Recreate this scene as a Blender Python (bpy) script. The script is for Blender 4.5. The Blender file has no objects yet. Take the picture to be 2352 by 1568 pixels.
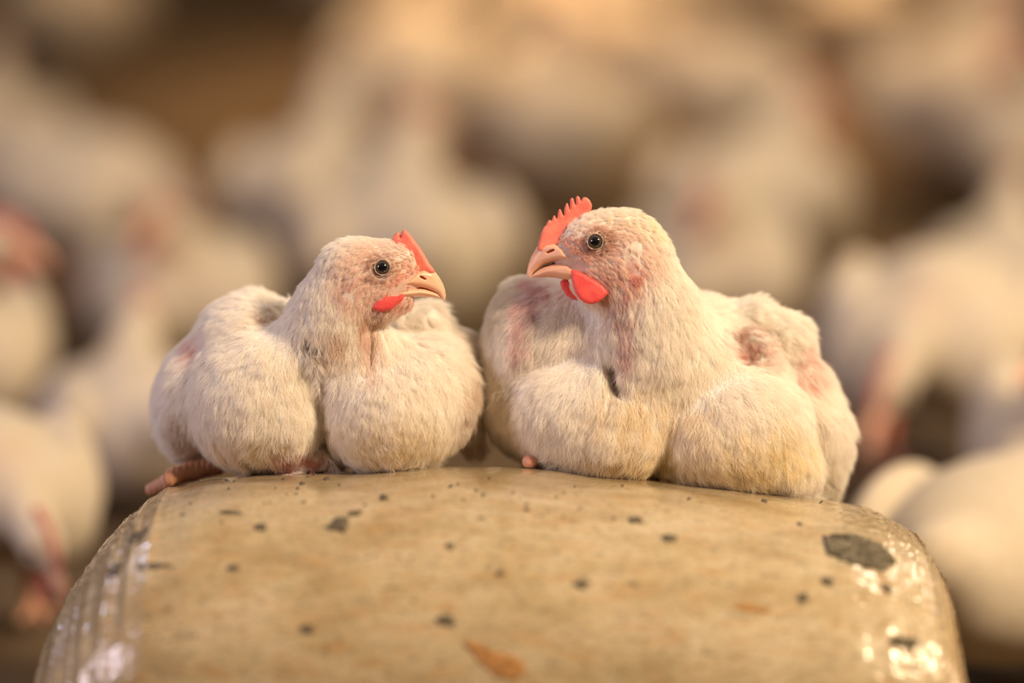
import bpy, math, random
import numpy as np
from mathutils import Vector, Matrix
from mathutils.bvhtree import BVHTree

rng = np.random.default_rng(11)
random.seed(5)
SC = bpy.context.scene
COL = SC.collection

# ------------------------------------------------------------------ camera, world, lights, exposure
PITCH = math.radians(12.0)
CAMZ = 0.75
DEP = 2.2                      # distance to the two hens
FPX = 8580.0                   # focal length in pixels of a 2352 wide frame
cam_d = bpy.data.cameras.new('camera')
cam = bpy.data.objects.new('camera', cam_d)
COL.objects.link(cam)
cam.location = (0, 0, CAMZ)
cam.rotation_euler = (math.radians(90) - PITCH, 0, 0)
cam_d.sensor_width = 36.0
cam_d.lens = 36.0 * FPX / 2352.0
cam_d.clip_end = 60
cam_d.dof.use_dof = True
cam_d.dof.focus_distance = DEP + 0.003
cam_d.dof.aperture_fstop = 1.45
SC.camera = cam

SC.view_settings.view_transform = 'Standard'
SC.view_settings.look = 'None'
SC.view_settings.gamma = 1.0
SC.view_settings.use_curve_mapping = False
SC.view_settings.exposure = 0.22

world = bpy.data.worlds.new('world')
SC.world = world
world.use_nodes = True
bg = world.node_tree.nodes['Background']
bg.inputs[0].default_value = (1.0, 0.68, 0.42, 1)
bg.inputs[1].default_value = 0.21
SC.cycles.max_bounces = 14
SC.cycles.diffuse_bounces = 9
SC.cycles.transmission_bounces = 12


def area(name, loc, target, size, power, color, sy=None, spread=180):
    d = bpy.data.lights.new(name, 'AREA')
    d.size = size
    if sy:
        d.shape = 'RECTANGLE'
        d.size_y = sy
    d.energy = power
    d.spread = math.radians(spread)
    d.color = color
    o = bpy.data.objects.new(name, d)
    o.location = loc
    o.rotation_euler = (Vector(target) - Vector(loc)).to_track_quat('-Z', 'Y').to_euler()
    COL.objects.link(o)
    return o


area('barn_lamp_key', (1.7, 1.0, 2.0), (0.05, 2.2, 0.25), 0.42, 96, (1.0, 0.76, 0.49))
area('barn_lamp_back', (1.25, 4.0, 1.45), (0.15, 2.1, 0.2), 0.22, 8, (1.0, 0.80, 0.58))
area('barn_lamp_overhead', (1.0, 3.05, 1.8), (0.1, 2.15, 0.2), 0.24, 9, (1.0, 0.82, 0.60))
area('cool_glint_lamp', (-1.45, 3.0, 1.5), (-0.2, 2.1, 0.2), 0.25, 6, (0.66, 0.72, 1.0))  # small cool lamp added for bluish glints on the bag's left end
area('barn_lamp_far', (0.25, 6.2, 2.2), (0.2, 5.2, 0.1), 0.6, 11, (1.0, 0.60, 0.28), None, 46)
area('daylight_inlet', (-2.2, 1.1, 1.1), (-0.05, 2.2, 0.25), 0.6, 22, (0.95, 0.80, 0.90))

# ------------------------------------------------------------------ frames
CP, SP = math.cos(PITCH), math.sin(PITCH)


def v(px, py, y=0.0):
    """photo pixel + distance behind the hens' plane (mm) -> local millimetres (x right, y away, z up in view)."""
    k = (DEP * 1000 + y) / FPX
    return np.array([(px - 1176) * k, y, (784 - py) * k])


def to_world(P):
    """local millimetres -> world metres"""
    P = np.asarray(P, float) / 1000.0
    out = np.empty_like(P)
    d = P[..., 1] + DEP
    out[..., 0] = P[..., 0]
    out[..., 1] = d * CP + P[..., 2] * SP
    out[..., 2] = CAMZ - d * SP + P[..., 2] * CP
    return out


def lin(r, g, b):
    f = lambda c: (c / 255 / 12.92) if c / 255 <= 0.04045 else ((c / 255 + 0.055) / 1.055) ** 2.4
    return (f(r), f(g), f(b))


# ------------------------------------------------------------------ signed distance tools (numpy)
def smin(a, b, k):
    h = np.clip(0.5 + 0.5 * (b - a) / k, 0, 1)
    return b * (1 - h) + a * h - k * h * (1 - h)


def smax(a, b, k):
    return -smin(-a, -b, k)


def rotm(rx=0, ry=0, rz=0):
    from mathutils import Euler
    return np.array(Euler((math.radians(rx), math.radians(ry), math.radians(rz))).to_matrix())


def ell(P, c, r, rot=None):
    q = P - np.asarray(c)
    if rot is not None:
        q = q @ rot
    r = np.asarray(r, float)
    k0 = np.sqrt(((q / r) ** 2).sum(-1)) + 1e-9
    k1 = np.sqrt(((q / (r * r)) ** 2).sum(-1)) + 1e-9
    return k0 * (k0 - 1.0) / k1


def cone(P, a, b, ra, rb):
    a = np.asarray(a, float); b = np.asarray(b, float)
    ab = b - a
    t = np.clip(((P - a) @ ab) / (ab @ ab), 0, 1)
    d = np.sqrt(((P - a - t[..., None] * ab) ** 2).sum(-1))
    return d - (ra + (rb - ra) * t)


def path(P, pts, k=6):
    d = None
    for (a, ra), (b, rb) in zip(pts[:-1], pts[1:]):
        e = cone(P, a, b, ra, rb)
        d = e if d is None else smin(d, e, k)
    return d


def torus(P, c, axis, R, r):
    q = P - np.asarray(c)
    ax = np.asarray(axis, float); ax = ax / np.linalg.norm(ax)
    h = q @ ax
    rad = np.sqrt(np.maximum((q * q).sum(-1) - h * h, 0))
    return np.sqrt((rad - R) ** 2 + h * h) - r


def poly2(X, Z, poly):
    """2D signed distance to polygon"""
    pts = np.asarray(poly, float)
    n = len(pts)
    d = np.full(X.shape, 1e9)
    inside = np.zeros(X.shape, bool)
    for i in range(n):
        ax, az = pts[i]; bx, bz = pts[(i + 1) % n]
        ex, ez = bx - ax, bz - az
        wx, wz = X - ax, Z - az
        t = np.clip((wx * ex + wz * ez) / (ex * ex + ez * ez + 1e-12), 0, 1)
        d = np.minimum(d, (wx - ex * t) ** 2 + (wz - ez * t) ** 2)
        if az != bz:
            c = ((az > Z) != (bz > Z)) & (X < (bx - ax) * (Z - az) / (bz - az) + ax)
            inside ^= c
    d = np.sqrt(d)
    return np.where(inside, -d, d)


def surface_nets(vol, org, h):
    s = vol < 0
    c = s[:-1, :-1, :-1].astype(np.int8)
    for dx in (0, 1):
        for dy in (0, 1):
            for dz in (0, 1):
                if dx or dy or dz:
                    c = c + s[dx:s.shape[0] - 1 + dx, dy:s.shape[1] - 1 + dy, dz:s.shape[2] - 1 + dz]
    act = (c > 0) & (c < 8)
    ii = np.argwhere(act)
    idx = np.full(act.shape, -1, np.int64)
    idx[act] = np.arange(len(ii))
    acc = np.zeros((len(ii), 3)); cnt = np.zeros(len(ii))
    corners = [(a, b, d) for a in (0, 1) for b in (0, 1) for d in (0, 1)]
    val = {k: vol[ii[:, 0] + k[0], ii[:, 1] + k[1], ii[:, 2] + k[2]] for k in corners}
    for a in corners:
        for ax in range(3):
            if a[ax] == 0:
                b = list(a); b[ax] = 1; b = tuple(b)
                va, vb = val[a], val[b]
                m = (va < 0) != (vb < 0)
                t = np.where(m, va / (va - vb + 1e-20), 0)
                p = np.tile(np.array(a, float), (len(ii), 1))
                p[:, ax] += t
                acc[m] += p[m]; cnt[m] += 1
    V = org + (ii + acc / cnt[:, None]) * h
    quads = []
    for ax in range(3):
        o1, o2 = (ax + 1) % 3, (ax + 2) % 3
        sl = [slice(None)] * 3; sl[ax] = slice(0, -1)
        sh = [slice(None)] * 3; sh[ax] = slice(1, None)
        ch = s[tuple(sl)] != s[tuple(sh)]
        e = np.argwhere(ch)
        ok = (e[:, o1] > 0) & (e[:, o2] > 0) & (e[:, o1] < act.shape[o1]) & (e[:, o2] < act.shape[o2])
        e = e[ok]
        sgn = s[e[:, 0], e[:, 1], e[:, 2]]
        def g(d1, d2):
            q = e.copy(); q[:, o1] -= d1; q[:, o2] -= d2
            return idx[q[:, 0], q[:, 1], q[:, 2]]
        Q = np.stack([g(1, 1), g(0, 1), g(0, 0), g(1, 0)], 1)
        Q = np.where(sgn[:, None], Q, Q[:, ::-1])
        quads.append(Q)
    F = np.concatenate(quads)
    F = F[(F >= 0).all(1)]
    return V, F


def mesh_sdf(f, lo, hi, h, B=8):
    lo = np.asarray(lo, float); hi = np.asarray(hi, float)
    nb = np.ceil((hi - lo) / (h * B)).astype(int)
    n = nb * B
    ax = [lo[i] + (np.arange(nb[i]) + 0.5) * h * B for i in range(3)]
    G = np.stack(np.meshgrid(*ax, indexing='ij'), -1).reshape(-1, 3)
    dc = f(G)
    near = np.abs(dc) < h * B * 0.87 * 1.35 + 1.2
    vol = np.repeat(np.repeat(np.repeat(np.where(dc < 0, -9.0, 9.0).reshape(nb), B, 0), B, 1), B, 2).astype(np.float32)
    act = np.argwhere(near.reshape(nb))
    off = np.stack(np.meshgrid(*[np.arange(B)] * 3, indexing='ij'), -1).reshape(-1, 3)
    for s in range(0, len(act), 600):
        a = act[s:s + 600]
        I = (a[:, None, :] * B + off[None]).reshape(-1, 3)
        vol[I[:, 0], I[:, 1], I[:, 2]] = f(lo + I * h)
    return surface_nets(vol, lo, h)


def relax(V, F, it=1, lam=0.5):
    for _ in range(it):
        acc = np.zeros_like(V); cnt = np.zeros(len(V))
        for i in range(4):
            a, b = F[:, i], F[:, (i + 1) % 4]
            np.add.at(acc, a, V[b]); np.add.at(cnt, a, 1)
            np.add.at(acc, b, V[a]); np.add.at(cnt, b, 1)
        V = V * (1 - lam) + lam * acc / np.maximum(cnt, 1)[:, None]
    return V


def vnormals(V, F):
    a = V[F[:, 2]] - V[F[:, 0]]; b = V[F[:, 3]] - V[F[:, 1]]
    fn = np.cross(a, b)
    N = np.zeros_like(V)
    for i in range(4):
        np.add.at(N, F[:, i], fn)
    return N / (np.linalg.norm(N, axis=1, keepdims=True) + 1e-12)


def sines(P, sc, seed=0):
    r = np.random.default_rng(seed)
    out = 0
    for i in range(7):
        d = r.normal(size=3); d /= np.linalg.norm(d)
        out = out + np.sin((P @ d) * (0.7 + 0.9 * r.random()) * sc + r.random() * 6.28)
    return out / 7


# ------------------------------------------------------------------ object helpers
def make_mesh(name, V, F, mat, parent=None, colors=None, smooth=True):
    me = bpy.data.meshes.new(name)
    F = np.asarray(F)
    me.vertices.add(len(V)); me.vertices.foreach_set('co', np.asarray(V, np.float32).ravel())
    k = F.shape[1]
    me.loops.add(F.size); me.loops.foreach_set('vertex_index', F.astype(np.int32).ravel())
    me.polygons.add(len(F))
    me.polygons.foreach_set('loop_start', np.arange(0, F.size, k, dtype=np.int32))
    me.update(calc_edges=True)
    me.validate()
    if smooth:
        me.polygons.foreach_set('use_smooth', np.ones(len(me.polygons), bool))
    if colors is not None:
        at = me.color_attributes.new('pigment', 'FLOAT_COLOR', 'POINT')
        at.data.foreach_set('color', np.concatenate([colors, np.ones((len(colors), 1))], 1).astype(np.float32).ravel())
    me.materials.append(mat)
    o = bpy.data.objects.new(name, me)
    COL.objects.link(o)
    if parent:
        o.parent = parent
        o.matrix_parent_inverse = parent.matrix_world.inverted()
    return o


def empty(name, loc, label, cat, group=None):
    o = bpy.data.objects.new(name, None)
    COL.objects.link(o)
    o.location = loc
    o.empty_display_size = 0.05
    o.matrix_world = Matrix.Translation(Vector(loc))
    tag(o, label, cat, group)
    return o


def tag(o, label=None, cat=None, group=None, kind=None):
    for k_, val in (('label', label), ('category', cat), ('group', group), ('kind', kind)):
        if val:
            o[k_] = val
    return o


# ------------------------------------------------------------------ materials
def new_mat(name):
    m = bpy.data.materials.new(name)
    m.use_nodes = True
    nt = m.node_tree
    return m, nt, nt.nodes['Principled BSDF'], nt.nodes.new, nt.links.new


def noise(nt, scale, detail=4, rough=0.55, coord=None, dist=0):
    n = nt.nodes.new('ShaderNodeTexNoise')
    n.inputs['Scale'].default_value = scale
    n.inputs['Detail'].default_value = detail
    n.inputs['Roughness'].default_value = rough
    n.inputs['Distortion'].default_value = dist
    if coord:
        nt.links.new(coord, n.inputs['Vector'])
    return n


def ramp(nt, src, stops, interp='LINEAR'):
    r = nt.nodes.new('ShaderNodeValToRGB')
    r.color_ramp.interpolation = interp
    el = r.color_ramp.elements
    while len(el) < len(stops):
        el.new(0.5)
    for e, (p, c) in zip(el, stops):
        e.position = p
        e.color = (c[0], c[1], c[2], 1) if len(c) == 3 else c
    nt.links.new(src, r.inputs[0])
    return r


def mixc(nt, a, b, fac, mode='MIX'):
    m = nt.nodes.new('ShaderNodeMix')
    m.data_type = 'RGBA'
    m.blend_type = mode
    for sock, val in ((0, fac), (6, a), (7, b)):
        if hasattr(val, 'links'):
            nt.links.new(val, m.inputs[sock])
        elif sock == 0:
            m.inputs[0].default_value = val
        else:
            m.inputs[sock].default_value = (*val, 1)
    return m.outputs[2]


def bump(nt, bs, h, strength, dist):
    b = nt.nodes.new('ShaderNodeBump')
    b.inputs['Strength'].default_value = strength
    b.inputs['Distance'].default_value = dist
    nt.links.new(h, b.inputs['Height'])
    nt.links.new(b.outputs[0], bs.inputs['Normal'])
    return b


def skin_mat(name, col, col2, scale=600, rough=0.55, sss=0.25, rad=(0.004, 0.0012, 0.0008), bstr=0.5, attr=False):
    m, nt, bs, new, link = new_mat(name)
    tc = new('ShaderNodeTexCoord').outputs['Object']
    n = noise(nt, scale, 3, 0.6, tc)
    n2 = noise(nt, scale * 0.12, 3, 0.6, tc)
    base = ramp(nt, n2.outputs[0], [(0.35, col2), (0.62, col)]).outputs[0]
    link(base, bs.inputs['Base Color'])
    bs.inputs['Roughness'].default_value = rough
    bs.inputs['Subsurface Weight'].default_value = sss
    bs.inputs['Subsurface Radius'].default_value = (1, 0.3, 0.2)
    bs.inputs['Subsurface Scale'].default_value = rad[0]
    bump(nt, bs, n.outputs[0], bstr, 0.0006)
    return m


def plumage_body_mat(name, blotch=True):
    m, nt, bs, new, link = new_mat(name)
    a = new('ShaderNodeVertexColor'); a.layer_name = 'pigment'
    tc = new('ShaderNodeTexCoord').outputs['Object']
    n = noise(nt, 260, 5, 0.65, tc)
    c = mixc(nt, a.outputs[0], (0.9, 0.86, 0.8), 0.0)
    r = ramp(nt, n.outputs[0], [(0.3, (0.82, 0.80, 0.78)), (0.6, (1, 1, 1))])
    c = mixc(nt, a.outputs[0], r.outputs[0], 1.0, 'MULTIPLY')
    link(c, bs.inputs['Base Color'])
    bs.inputs['Roughness'].default_value = 0.8
    bs.inputs['Specular IOR Level'].default_value = 0.2
    bs.inputs['Subsurface Weight'].default_value = 0.2
    bs.inputs['Subsurface Radius'].default_value = (1, 0.5, 0.35)
    bs.inputs['Subsurface Scale'].default_value = 0.003
    bump(nt, bs, n.outputs[0], 0.5, 0.0012)
    return m


def strand_mat(name):
    m = bpy.data.materials.new(name)
    m.use_nodes = True
    nt = m.node_tree
    nt.nodes.clear()
    new, link = nt.nodes.new, nt.links.new
    out = new('ShaderNodeOutputMaterial')
    col = new('ShaderNodeAttribute'); col.attribute_name = 'pigment'
    d = new('ShaderNodeBsdfDiffuse'); t = new('ShaderNodeBsdfTranslucent')
    link(col.outputs['Color'], d.inputs['Color']); link(col.outputs['Color'], t.inputs['Color'])
    mx = new('ShaderNodeMixShader'); mx.inputs[0].default_value = 0.52
    link(d.outputs[0], mx.inputs[1]); link(t.outputs[0], mx.inputs[2])
    link(mx.outputs[0], out.inputs['Surface'])
    return m


M_BODY = plumage_body_mat('white_plumage_skin')
M_STRAND = strand_mat('white_feather_barbs')
M_COMB = skin_mat('red_comb', (0.84, 0.24, 0.17), (0.74, 0.16, 0.125), 900, 0.5, 0.35)
M_WATTLE = skin_mat('red_wattle', (0.82, 0.10, 0.09), (0.70, 0.06, 0.065), 1100, 0.45, 0.3)
M_BEAK = skin_mat('horn_beak', (0.84, 0.50, 0.35), (0.77, 0.41, 0.28), 300, 0.38, 0.25, bstr=0.15)
M_TOE = skin_mat('toe_skin', (0.58, 0.31, 0.20), (0.46, 0.22, 0.13), 500, 0.5, 0.2)
M_PINKTOE = skin_mat('pink_toe_skin', (0.74, 0.42, 0.32), (0.62, 0.30, 0.22), 700, 0.5, 0.2)
M_COMB_FAR = skin_mat('dull_red_comb', (0.50, 0.15, 0.12), (0.42, 0.11, 0.09), 900, 0.6, 0.1)
M_MOUTH = skin_mat('mouth_lining', (0.20, 0.05, 0.03), (0.12, 0.03, 0.02), 500, 0.5, 0.1)


def eye_mat():
    m, nt, bs, new, link = new_mat('hen_eye')
    tc = new('ShaderNodeTexCoord').outputs['Object']
    sp = new('ShaderNodeSeparateXYZ'); link(tc, sp.inputs[0])
    cx = new('ShaderNodeCombineXYZ'); link(sp.outputs[0], cx.inputs[0]); link(sp.outputs[2], cx.inputs[2])
    ln = new('ShaderNodeVectorMath'); ln.operation = 'LENGTH'; link(cx.outputs[0], ln.inputs[0])
    mr = new('ShaderNodeMapRange'); mr.inputs[1].default_value = 0; mr.inputs[2].default_value = 0.005
    link(ln.outputs['Value'], mr.inputs[0])
    r = ramp(nt, mr.outputs[0], [(0.0, (0.004, 0.004, 0.006)), (0.47, (0.004, 0.004, 0.006)), (0.53, (0.05, 0.045, 0.04)),
                                 (0.66, (0.065, 0.055, 0.047)), (0.76, (0.05, 0.045, 0.042)), (0.82, (0.02, 0.017, 0.017)), (1.0, (0.02, 0.015, 0.015))])
    link(r.outputs[0], bs.inputs['Base Color'])
    bs.inputs['Roughness'].default_value = 0.04
    bs.inputs['IOR'].default_value = 1.4
    bs.inputs['Coat Weight'].default_value = 0.6
    bs.inputs['Coat Roughness'].default_value = 0.02
    return m


M_EYE = eye_mat()


def sphere_vf(r, nu=28, nv=18):
    V = [(0, -r, 0)]
    for j in range(1, nv):
        a = math.pi * j / nv
        for i in range(nu):
            b = 2 * math.pi * i / nu
            V.append((r * math.sin(a) * math.cos(b), -r * math.cos(a), r * math.sin(a) * math.sin(b)))
    V.append((0, r, 0))
    F = []
    for i in range(nu):
        F.append((0, 0, 1 + (i + 1) % nu, 1 + i))
    for j in range(nv - 2):
        for i in range(nu):
            a = 1 + j * nu + i; b = 1 + j * nu + (i + 1) % nu
            F.append((a, b, b + nu, a + nu))
    L = len(V) - 1
    for i in range(nu):
        F.append((1 + (nv - 2) * nu + i, 1 + (nv - 2) * nu + (i + 1) % nu, L, L))
    return V, F


def eye_obj(c_world, axis_world, r, parent):
    V, F = sphere_vf(r)
    me = bpy.data.meshes.new('eye')
    me.from_pydata(V, [], [tuple(dict.fromkeys(f)) for f in F])
    me.polygons.foreach_set('use_smooth', [True] * len(me.polygons))
    me.materials.append(M_EYE)
    o = bpy.data.objects.new('eye', me)
    COL.objects.link(o)
    q = Vector((0, -1, 0)).rotation_difference(Vector(axis_world).normalized())
    o.parent = parent
    o.matrix_parent_inverse = parent.matrix_world.inverted()
    o.location = c_world
    o.rotation_mode = 'QUATERNION'
    o.rotation_quaternion = q
    return o


def dirw(d):
    """direction in local mm frame -> world"""
    a = to_world(np.array([d, (0, 0, 0)], float) * 1000)
    w = a[0] - a[1]
    return w / np.linalg.norm(w)


def inflated(poly, y, W, hh, h=0.45, bend=None, cut=None):
    """blade grown from a profile outline (mm in x,z): half width W(x,z) at the middle, rounded to the rim"""
    poly = np.asarray(poly)
    wm = 17.0
    lo = np.array([poly[:, 0].min() - 1.5, -wm - 1, poly[:, 1].min() - 1.5])
    hi = np.array([poly[:, 0].max() + 1.5, wm + 1, poly[:, 1].max() + 1.5])
    n = np.ceil((hi - lo) / h).astype(int) + 1
    X, Z = np.meshgrid(lo[0] + np.arange(n[0]) * h, lo[2] + np.arange(n[2]) * h, indexing='ij')
    d2 = poly2(X, Z, poly)
    t = np.clip(-d2 / hh, 0, 1)
    prof = W(X, Z) * np.sqrt(np.clip(1 - (1 - t) ** 2, 0, 1))
    yb = bend(X, Z) if bend else np.zeros_like(X)
    Y = lo[1] + np.arange(n[1]) * h
    f = np.abs(Y[None, :, None] - yb[:, None, :]) - prof[:, None, :]
    f = np.where(d2[:, None, :] > 0, np.sqrt((Y[None, :, None] - yb[:, None, :]) ** 2 + d2[:, None, :] ** 2), f)
    if cut is not None:
        P = np.stack([np.broadcast_to(X[:, None, :], f.shape), np.broadcast_to(Y[None, :, None], f.shape), np.broadcast_to(Z[:, None, :], f.shape)], -1)
        f = np.maximum(f, -cut(P))
    V, F = surface_nets(f, lo, h)
    V = relax(V, F, 2, 0.5)
    V[:, 1] += y
    return V, F


# ------------------------------------------------------------------ fields for flow / pigment
def blend(P, pts, vals, rad):
    """gaussian weighted mix of guide values"""
    P = np.asarray(P); pts = np.asarray(pts); vals = np.asarray(vals, float); rad = np.asarray(rad, float)
    acc = np.zeros((len(P), vals.shape[1])); w = np.full(len(P), 1e-9)
    for p, val, r in zip(pts, vals, rad):
        k = np.exp(-((P - p) ** 2).sum(1) / (2 * r * r)) + 1e-6
        acc += k[:, None] * val; w += k
    return acc / w[:, None]


def paint(P, base, spots):
    C = np.tile(np.asarray(base, float), (len(P), 1))
    for i_, (c, r, col, amt) in enumerate(spots):
        r = np.asarray(r, float) * np.ones(3)
        q = (((P - c) / r) ** 2).sum(1)
        k = amt * np.clip(1.2 - q, 0, 1)
        if amt not in (0.75, 0.9):
            k = k * np.clip(0.62 + 1.6 * sines(P, 0.7, 100 + i_), 0.12, 1)
        C = C * (1 - k[:, None]) + np.asarray(col) * k[:, None]
    return C


def make_strands(name, V, F, parent, n_feather, guides, lens, color_fn, density_fn, seed=1, barbs=21, width=0.068):
    """V,F in local mm. guides: (pos, dir, rad); lens: (pos, (length, lift, spread, scruff), rad)"""
    r = np.random.default_rng(seed)
    T = np.concatenate([F[:, [0, 1, 2]], F[:, [0, 2, 3]]])
    A = V[T[:, 0]]; B = V[T[:, 1]]; Cc = V[T[:, 2]]
    fn = np.cross(B - A, Cc - A)
    ar = np.linalg.norm(fn, axis=1)
    cen = (A + B + Cc) / 3
    w = ar * density_fn(cen, fn / (ar[:, None] + 1e-12))
    pick = r.choice(len(T), n_feather, p=w / w.sum())
    u1 = r.random(n_feather); u2 = r.random(n_feather)
    fl = u1 + u2 > 1
    u1[fl] = 1 - u1[fl]; u2[fl] = 1 - u2[fl]
    root = A[pick] + (B[pick] - A[pick]) * u1[:, None] + (Cc[pick] - A[pick]) * u2[:, None]
    VN = vnormals(V, F)
    N = VN[T[pick, 0]]
    gd = blend(root, [g[0] for g in guides], [g[1] for g in guides], [g[2] for g in guides])
    gd = gd / (np.linalg.norm(gd, axis=1, keepdims=True) + 1e-9)
    # low frequency swirl so that feathers tuft
    sw = np.stack([sines(root, 0.16, seed + i) for i in range(3)], 1)
    gd = gd + sw * 0.42 + r.normal(size=root.shape) * 0.06
    gd = gd - (gd * N).sum(1, keepdims=True) * N
    gd /= np.linalg.norm(gd, axis=1, keepdims=True) + 1e-9
    L4 = blend(root, [g[0] for g in lens], [g[1] for g in lens], [g[2] for g in lens])
    L = L4[:, 0] * (0.7 + 0.6 * r.random(n_feather))
    lift = L4[:, 1]; spread = L4[:, 2]; scruff = L4[:, 3]
    # a few stand up
    loose = r.random(n_feather) < 0.05
    lift = lift + loose * r.random(n_feather) * 0.30
    side = np.cross(N, gd)
    m = barbs
    s = r.random((n_feather, m))                       # where along the shaft
    sg = np.where(r.random((n_feather, m)) < 0.5, -1, 1)
    ang = sg * spread[:, None] * (0.25 + 0.75 * r.random((n_feather, m))) + r.normal(size=(n_feather, m)) * 0.07
    D = gd[:, None, :] * np.cos(ang)[..., None] + side[:, None, :] * np.sin(ang)[..., None]
    st = root[:, None, :] + gd[:, None, :] * (L[:, None] * s * 0.55)[..., None] + r.normal(size=(n_feather, m, 3)) * 0.35
    Lb = L[:, None] * (1.0 - 0.55 * s) * (0.75 + 0.4 * r.random((n_feather, m))) * 0.8
    st = st + N[:, None, :] * (lift[:, None] * L[:, None] * s * 0.35)[..., None]
    K = 5
    ts = np.linspace(0, 1, K)
    curlx = r.normal(size=(n_feather, m, 3)) * (scruff[:, None, None])
    pts = np.empty((n_feather, m, K, 3))
    for k, t in enumerate(ts):
        up = lift[:, None] * t - (lift[:, None] * 0.55) * t * t
        pts[:, :, k] = st + D * (Lb * t)[..., None] + N[:, None, :] * (Lb * up + 0.15 - (0.9 if k == 0 else 0))[..., None] \
            + curlx * (Lb * t * t)[..., None] - gd[:, None, :] * 0
    nC = n_feather * m
    P = pts.reshape(-1, 3)
    W = to_world(P)
    hc = bpy.data.hair_curves.new(name)
    hc.add_curves([K] * nC)
    hc.attributes['position'].data.foreach_set('vector', W.astype(np.float32).ravel())
    rad = np.tile(np.array([0.9, 1.0, 0.85, 0.6, 0.15]) * width / 1000.0, nC)
    ra = hc.attributes.get('radius') or hc.attributes.new('radius', 'FLOAT', 'POINT')
    ra.data.foreach_set('value', rad.astype(np.float32))
    col = color_fn(root)
    jit = 1 + r.normal(size=(n_feather, 1)) * 0.022
    col = np.clip(col * jit, 0, 0.98)
    colp = np.repeat(col, m * K, 0)
    ca = hc.attributes.new('pigment', 'FLOAT_COLOR', 'POINT')
    ca.data.foreach_set('color', np.concatenate([colp, np.ones((len(colp), 1))], 1).astype(np.float32).ravel())
    hc.materials.append(M_STRAND)
    o = bpy.data.objects.new(name, hc)
    COL.objects.link(o)
    o.parent = parent
    o.matrix_parent_inverse = parent.matrix_world.inverted()
    o['kind'] = 'stuff'
    return o


CREAM = np.array([0.965, 0.93, 0.885])
PINK = np.array([0.84, 0.50, 0.42])
FACE = np.array([0.95, 0.78, 0.69])
YEL = np.array([0.88, 0.77, 0.50])
BRN = np.array([0.46, 0.33, 0.18])
PURP = np.array([0.55, 0.25, 0.27])
RED = np.array([0.74, 0.28, 0.24])


def dens_std(c, n):
    return np.where(n[:, 1] < 0.35, 1.0, 0.25)


def zc(z0x, z0y, s, pts, y):
    """traced outline points -> mm polygon"""
    out = []
    for a, b in pts:
        p = v(z0x + a / s, z0y + b / s, y)
        out.append((p[0], p[2]))
    return out


def part(name, VF, mat, parent, label=None, flip=False):
    V, F = VF
    o = make_mesh(name, to_world(V), F, mat, parent)
    if label:
        o['label'] = label
    return o


# ================================================================== BAG
def bag_surface(u, w):
    """u in -1..1 across, w angle around the section; returns world coords arrays"""
    a = 0.262
    x = u * a
    n = np.where(u < 0, 2.9, 5.2)
    s = np.maximum(1 - np.abs(u) ** n, 0) ** (1 / n)
    e = 2.15
    cw, sw = np.cos(w), np.sin(w)
    k = (np.abs(cw) ** e + np.abs(sw) ** e) ** (-1 / e)
    b, c = np.where(cw > 0, 0.118, 0.22), 0.120
    yy = cw * k * b * (0.45 + 0.55 * s)
    zz = sw * k * c * s
    z = 0.102 + zz
    top = np.clip(zz / c, 0, 1)
    tilt = -0.006 * u - 0.012 * np.clip(u, 0, 1) ** 2 - 0.004 * np.clip(-u, 0, 1)
    z = z + tilt * top
    z = np.maximum(z, 0.0)
    P = np.stack([x - 0.008, 2.072 - yy, z], -1)
    N = 0.0018 * sines(P * 1000, 0.045, 77) + 0.0007 * sines(P * 1000, 0.12, 78)
    # creases of the stretched film towards both ends
    ph = P[..., 1] * 210 + 6 * sines(P * 1000, 0.02, 81) + P[..., 0] * 35
    ends = np.clip((np.abs(P[..., 0] + 0.008) - 0.165) / 0.05, 0, 1)
    N = N + ends * (0.0007 * sines(np.stack([P[..., 0] * 400, P[..., 1] * 1500, P[..., 2] * 1500], -1), 0.9, 82) + 0.0004 * (1 - np.abs(np.sin(ph))) ** 3
                    + 0.0006 * sines(P * 1000, 0.5, 83))
    P[..., 2] += N * np.clip(P[..., 2] / 0.05, 0, 1)
    P[..., 0] += N * np.sign(u) * 0.7 * ends
    return P


CREST = np.array([(60, 1640), (75, 1568), (130, 1450), (215, 1300), (290, 1195), (380, 1122), (480, 1100), (600, 1090), (800, 1083), (1000, 1072), (1176, 1072),
                  (1300, 1082), (1500, 1100), (1700, 1124), (1900, 1147), (2000, 1168), (2080, 1215), (2130, 1300), (2150, 1400), (2162, 1568)], float)


def fit_crest(P):
    """the height of each slice of the bag follows its measured crest line"""
    for _ in range(5):
        rel = P - np.array([0, 0, CAMZ])
        d = rel[..., 1] * CP - rel[..., 2] * SP
        h = rel[..., 1] * SP + rel[..., 2] * CP
        py = 784 - h / d * FPX; px = 1176 + rel[..., 0] / d * FPX
        j = py.argmin(1); i = np.arange(len(P))
        cpx, cpy, cd, cz = px[i, j], py[i, j], d[i, j], P[i, j, 2]
        tgt = np.interp(cpx, CREST[:, 0], CREST[:, 1])
        dz = (cpy - tgt) / FPX * cd / CP
        k = np.where((cpx > 150) & (cpx < 2140) & (cz > 0.05), 1 + dz / np.maximum(cz, 0.05), np.nan)
        ok = ~np.isnan(k)
        k = np.interp(i, i[ok], k[ok])
        k = np.convolve(np.pad(k, 4, 'edge'), np.ones(9) / 9, 'valid')
        P[..., 2] *= k[:, None]
    return P


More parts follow.
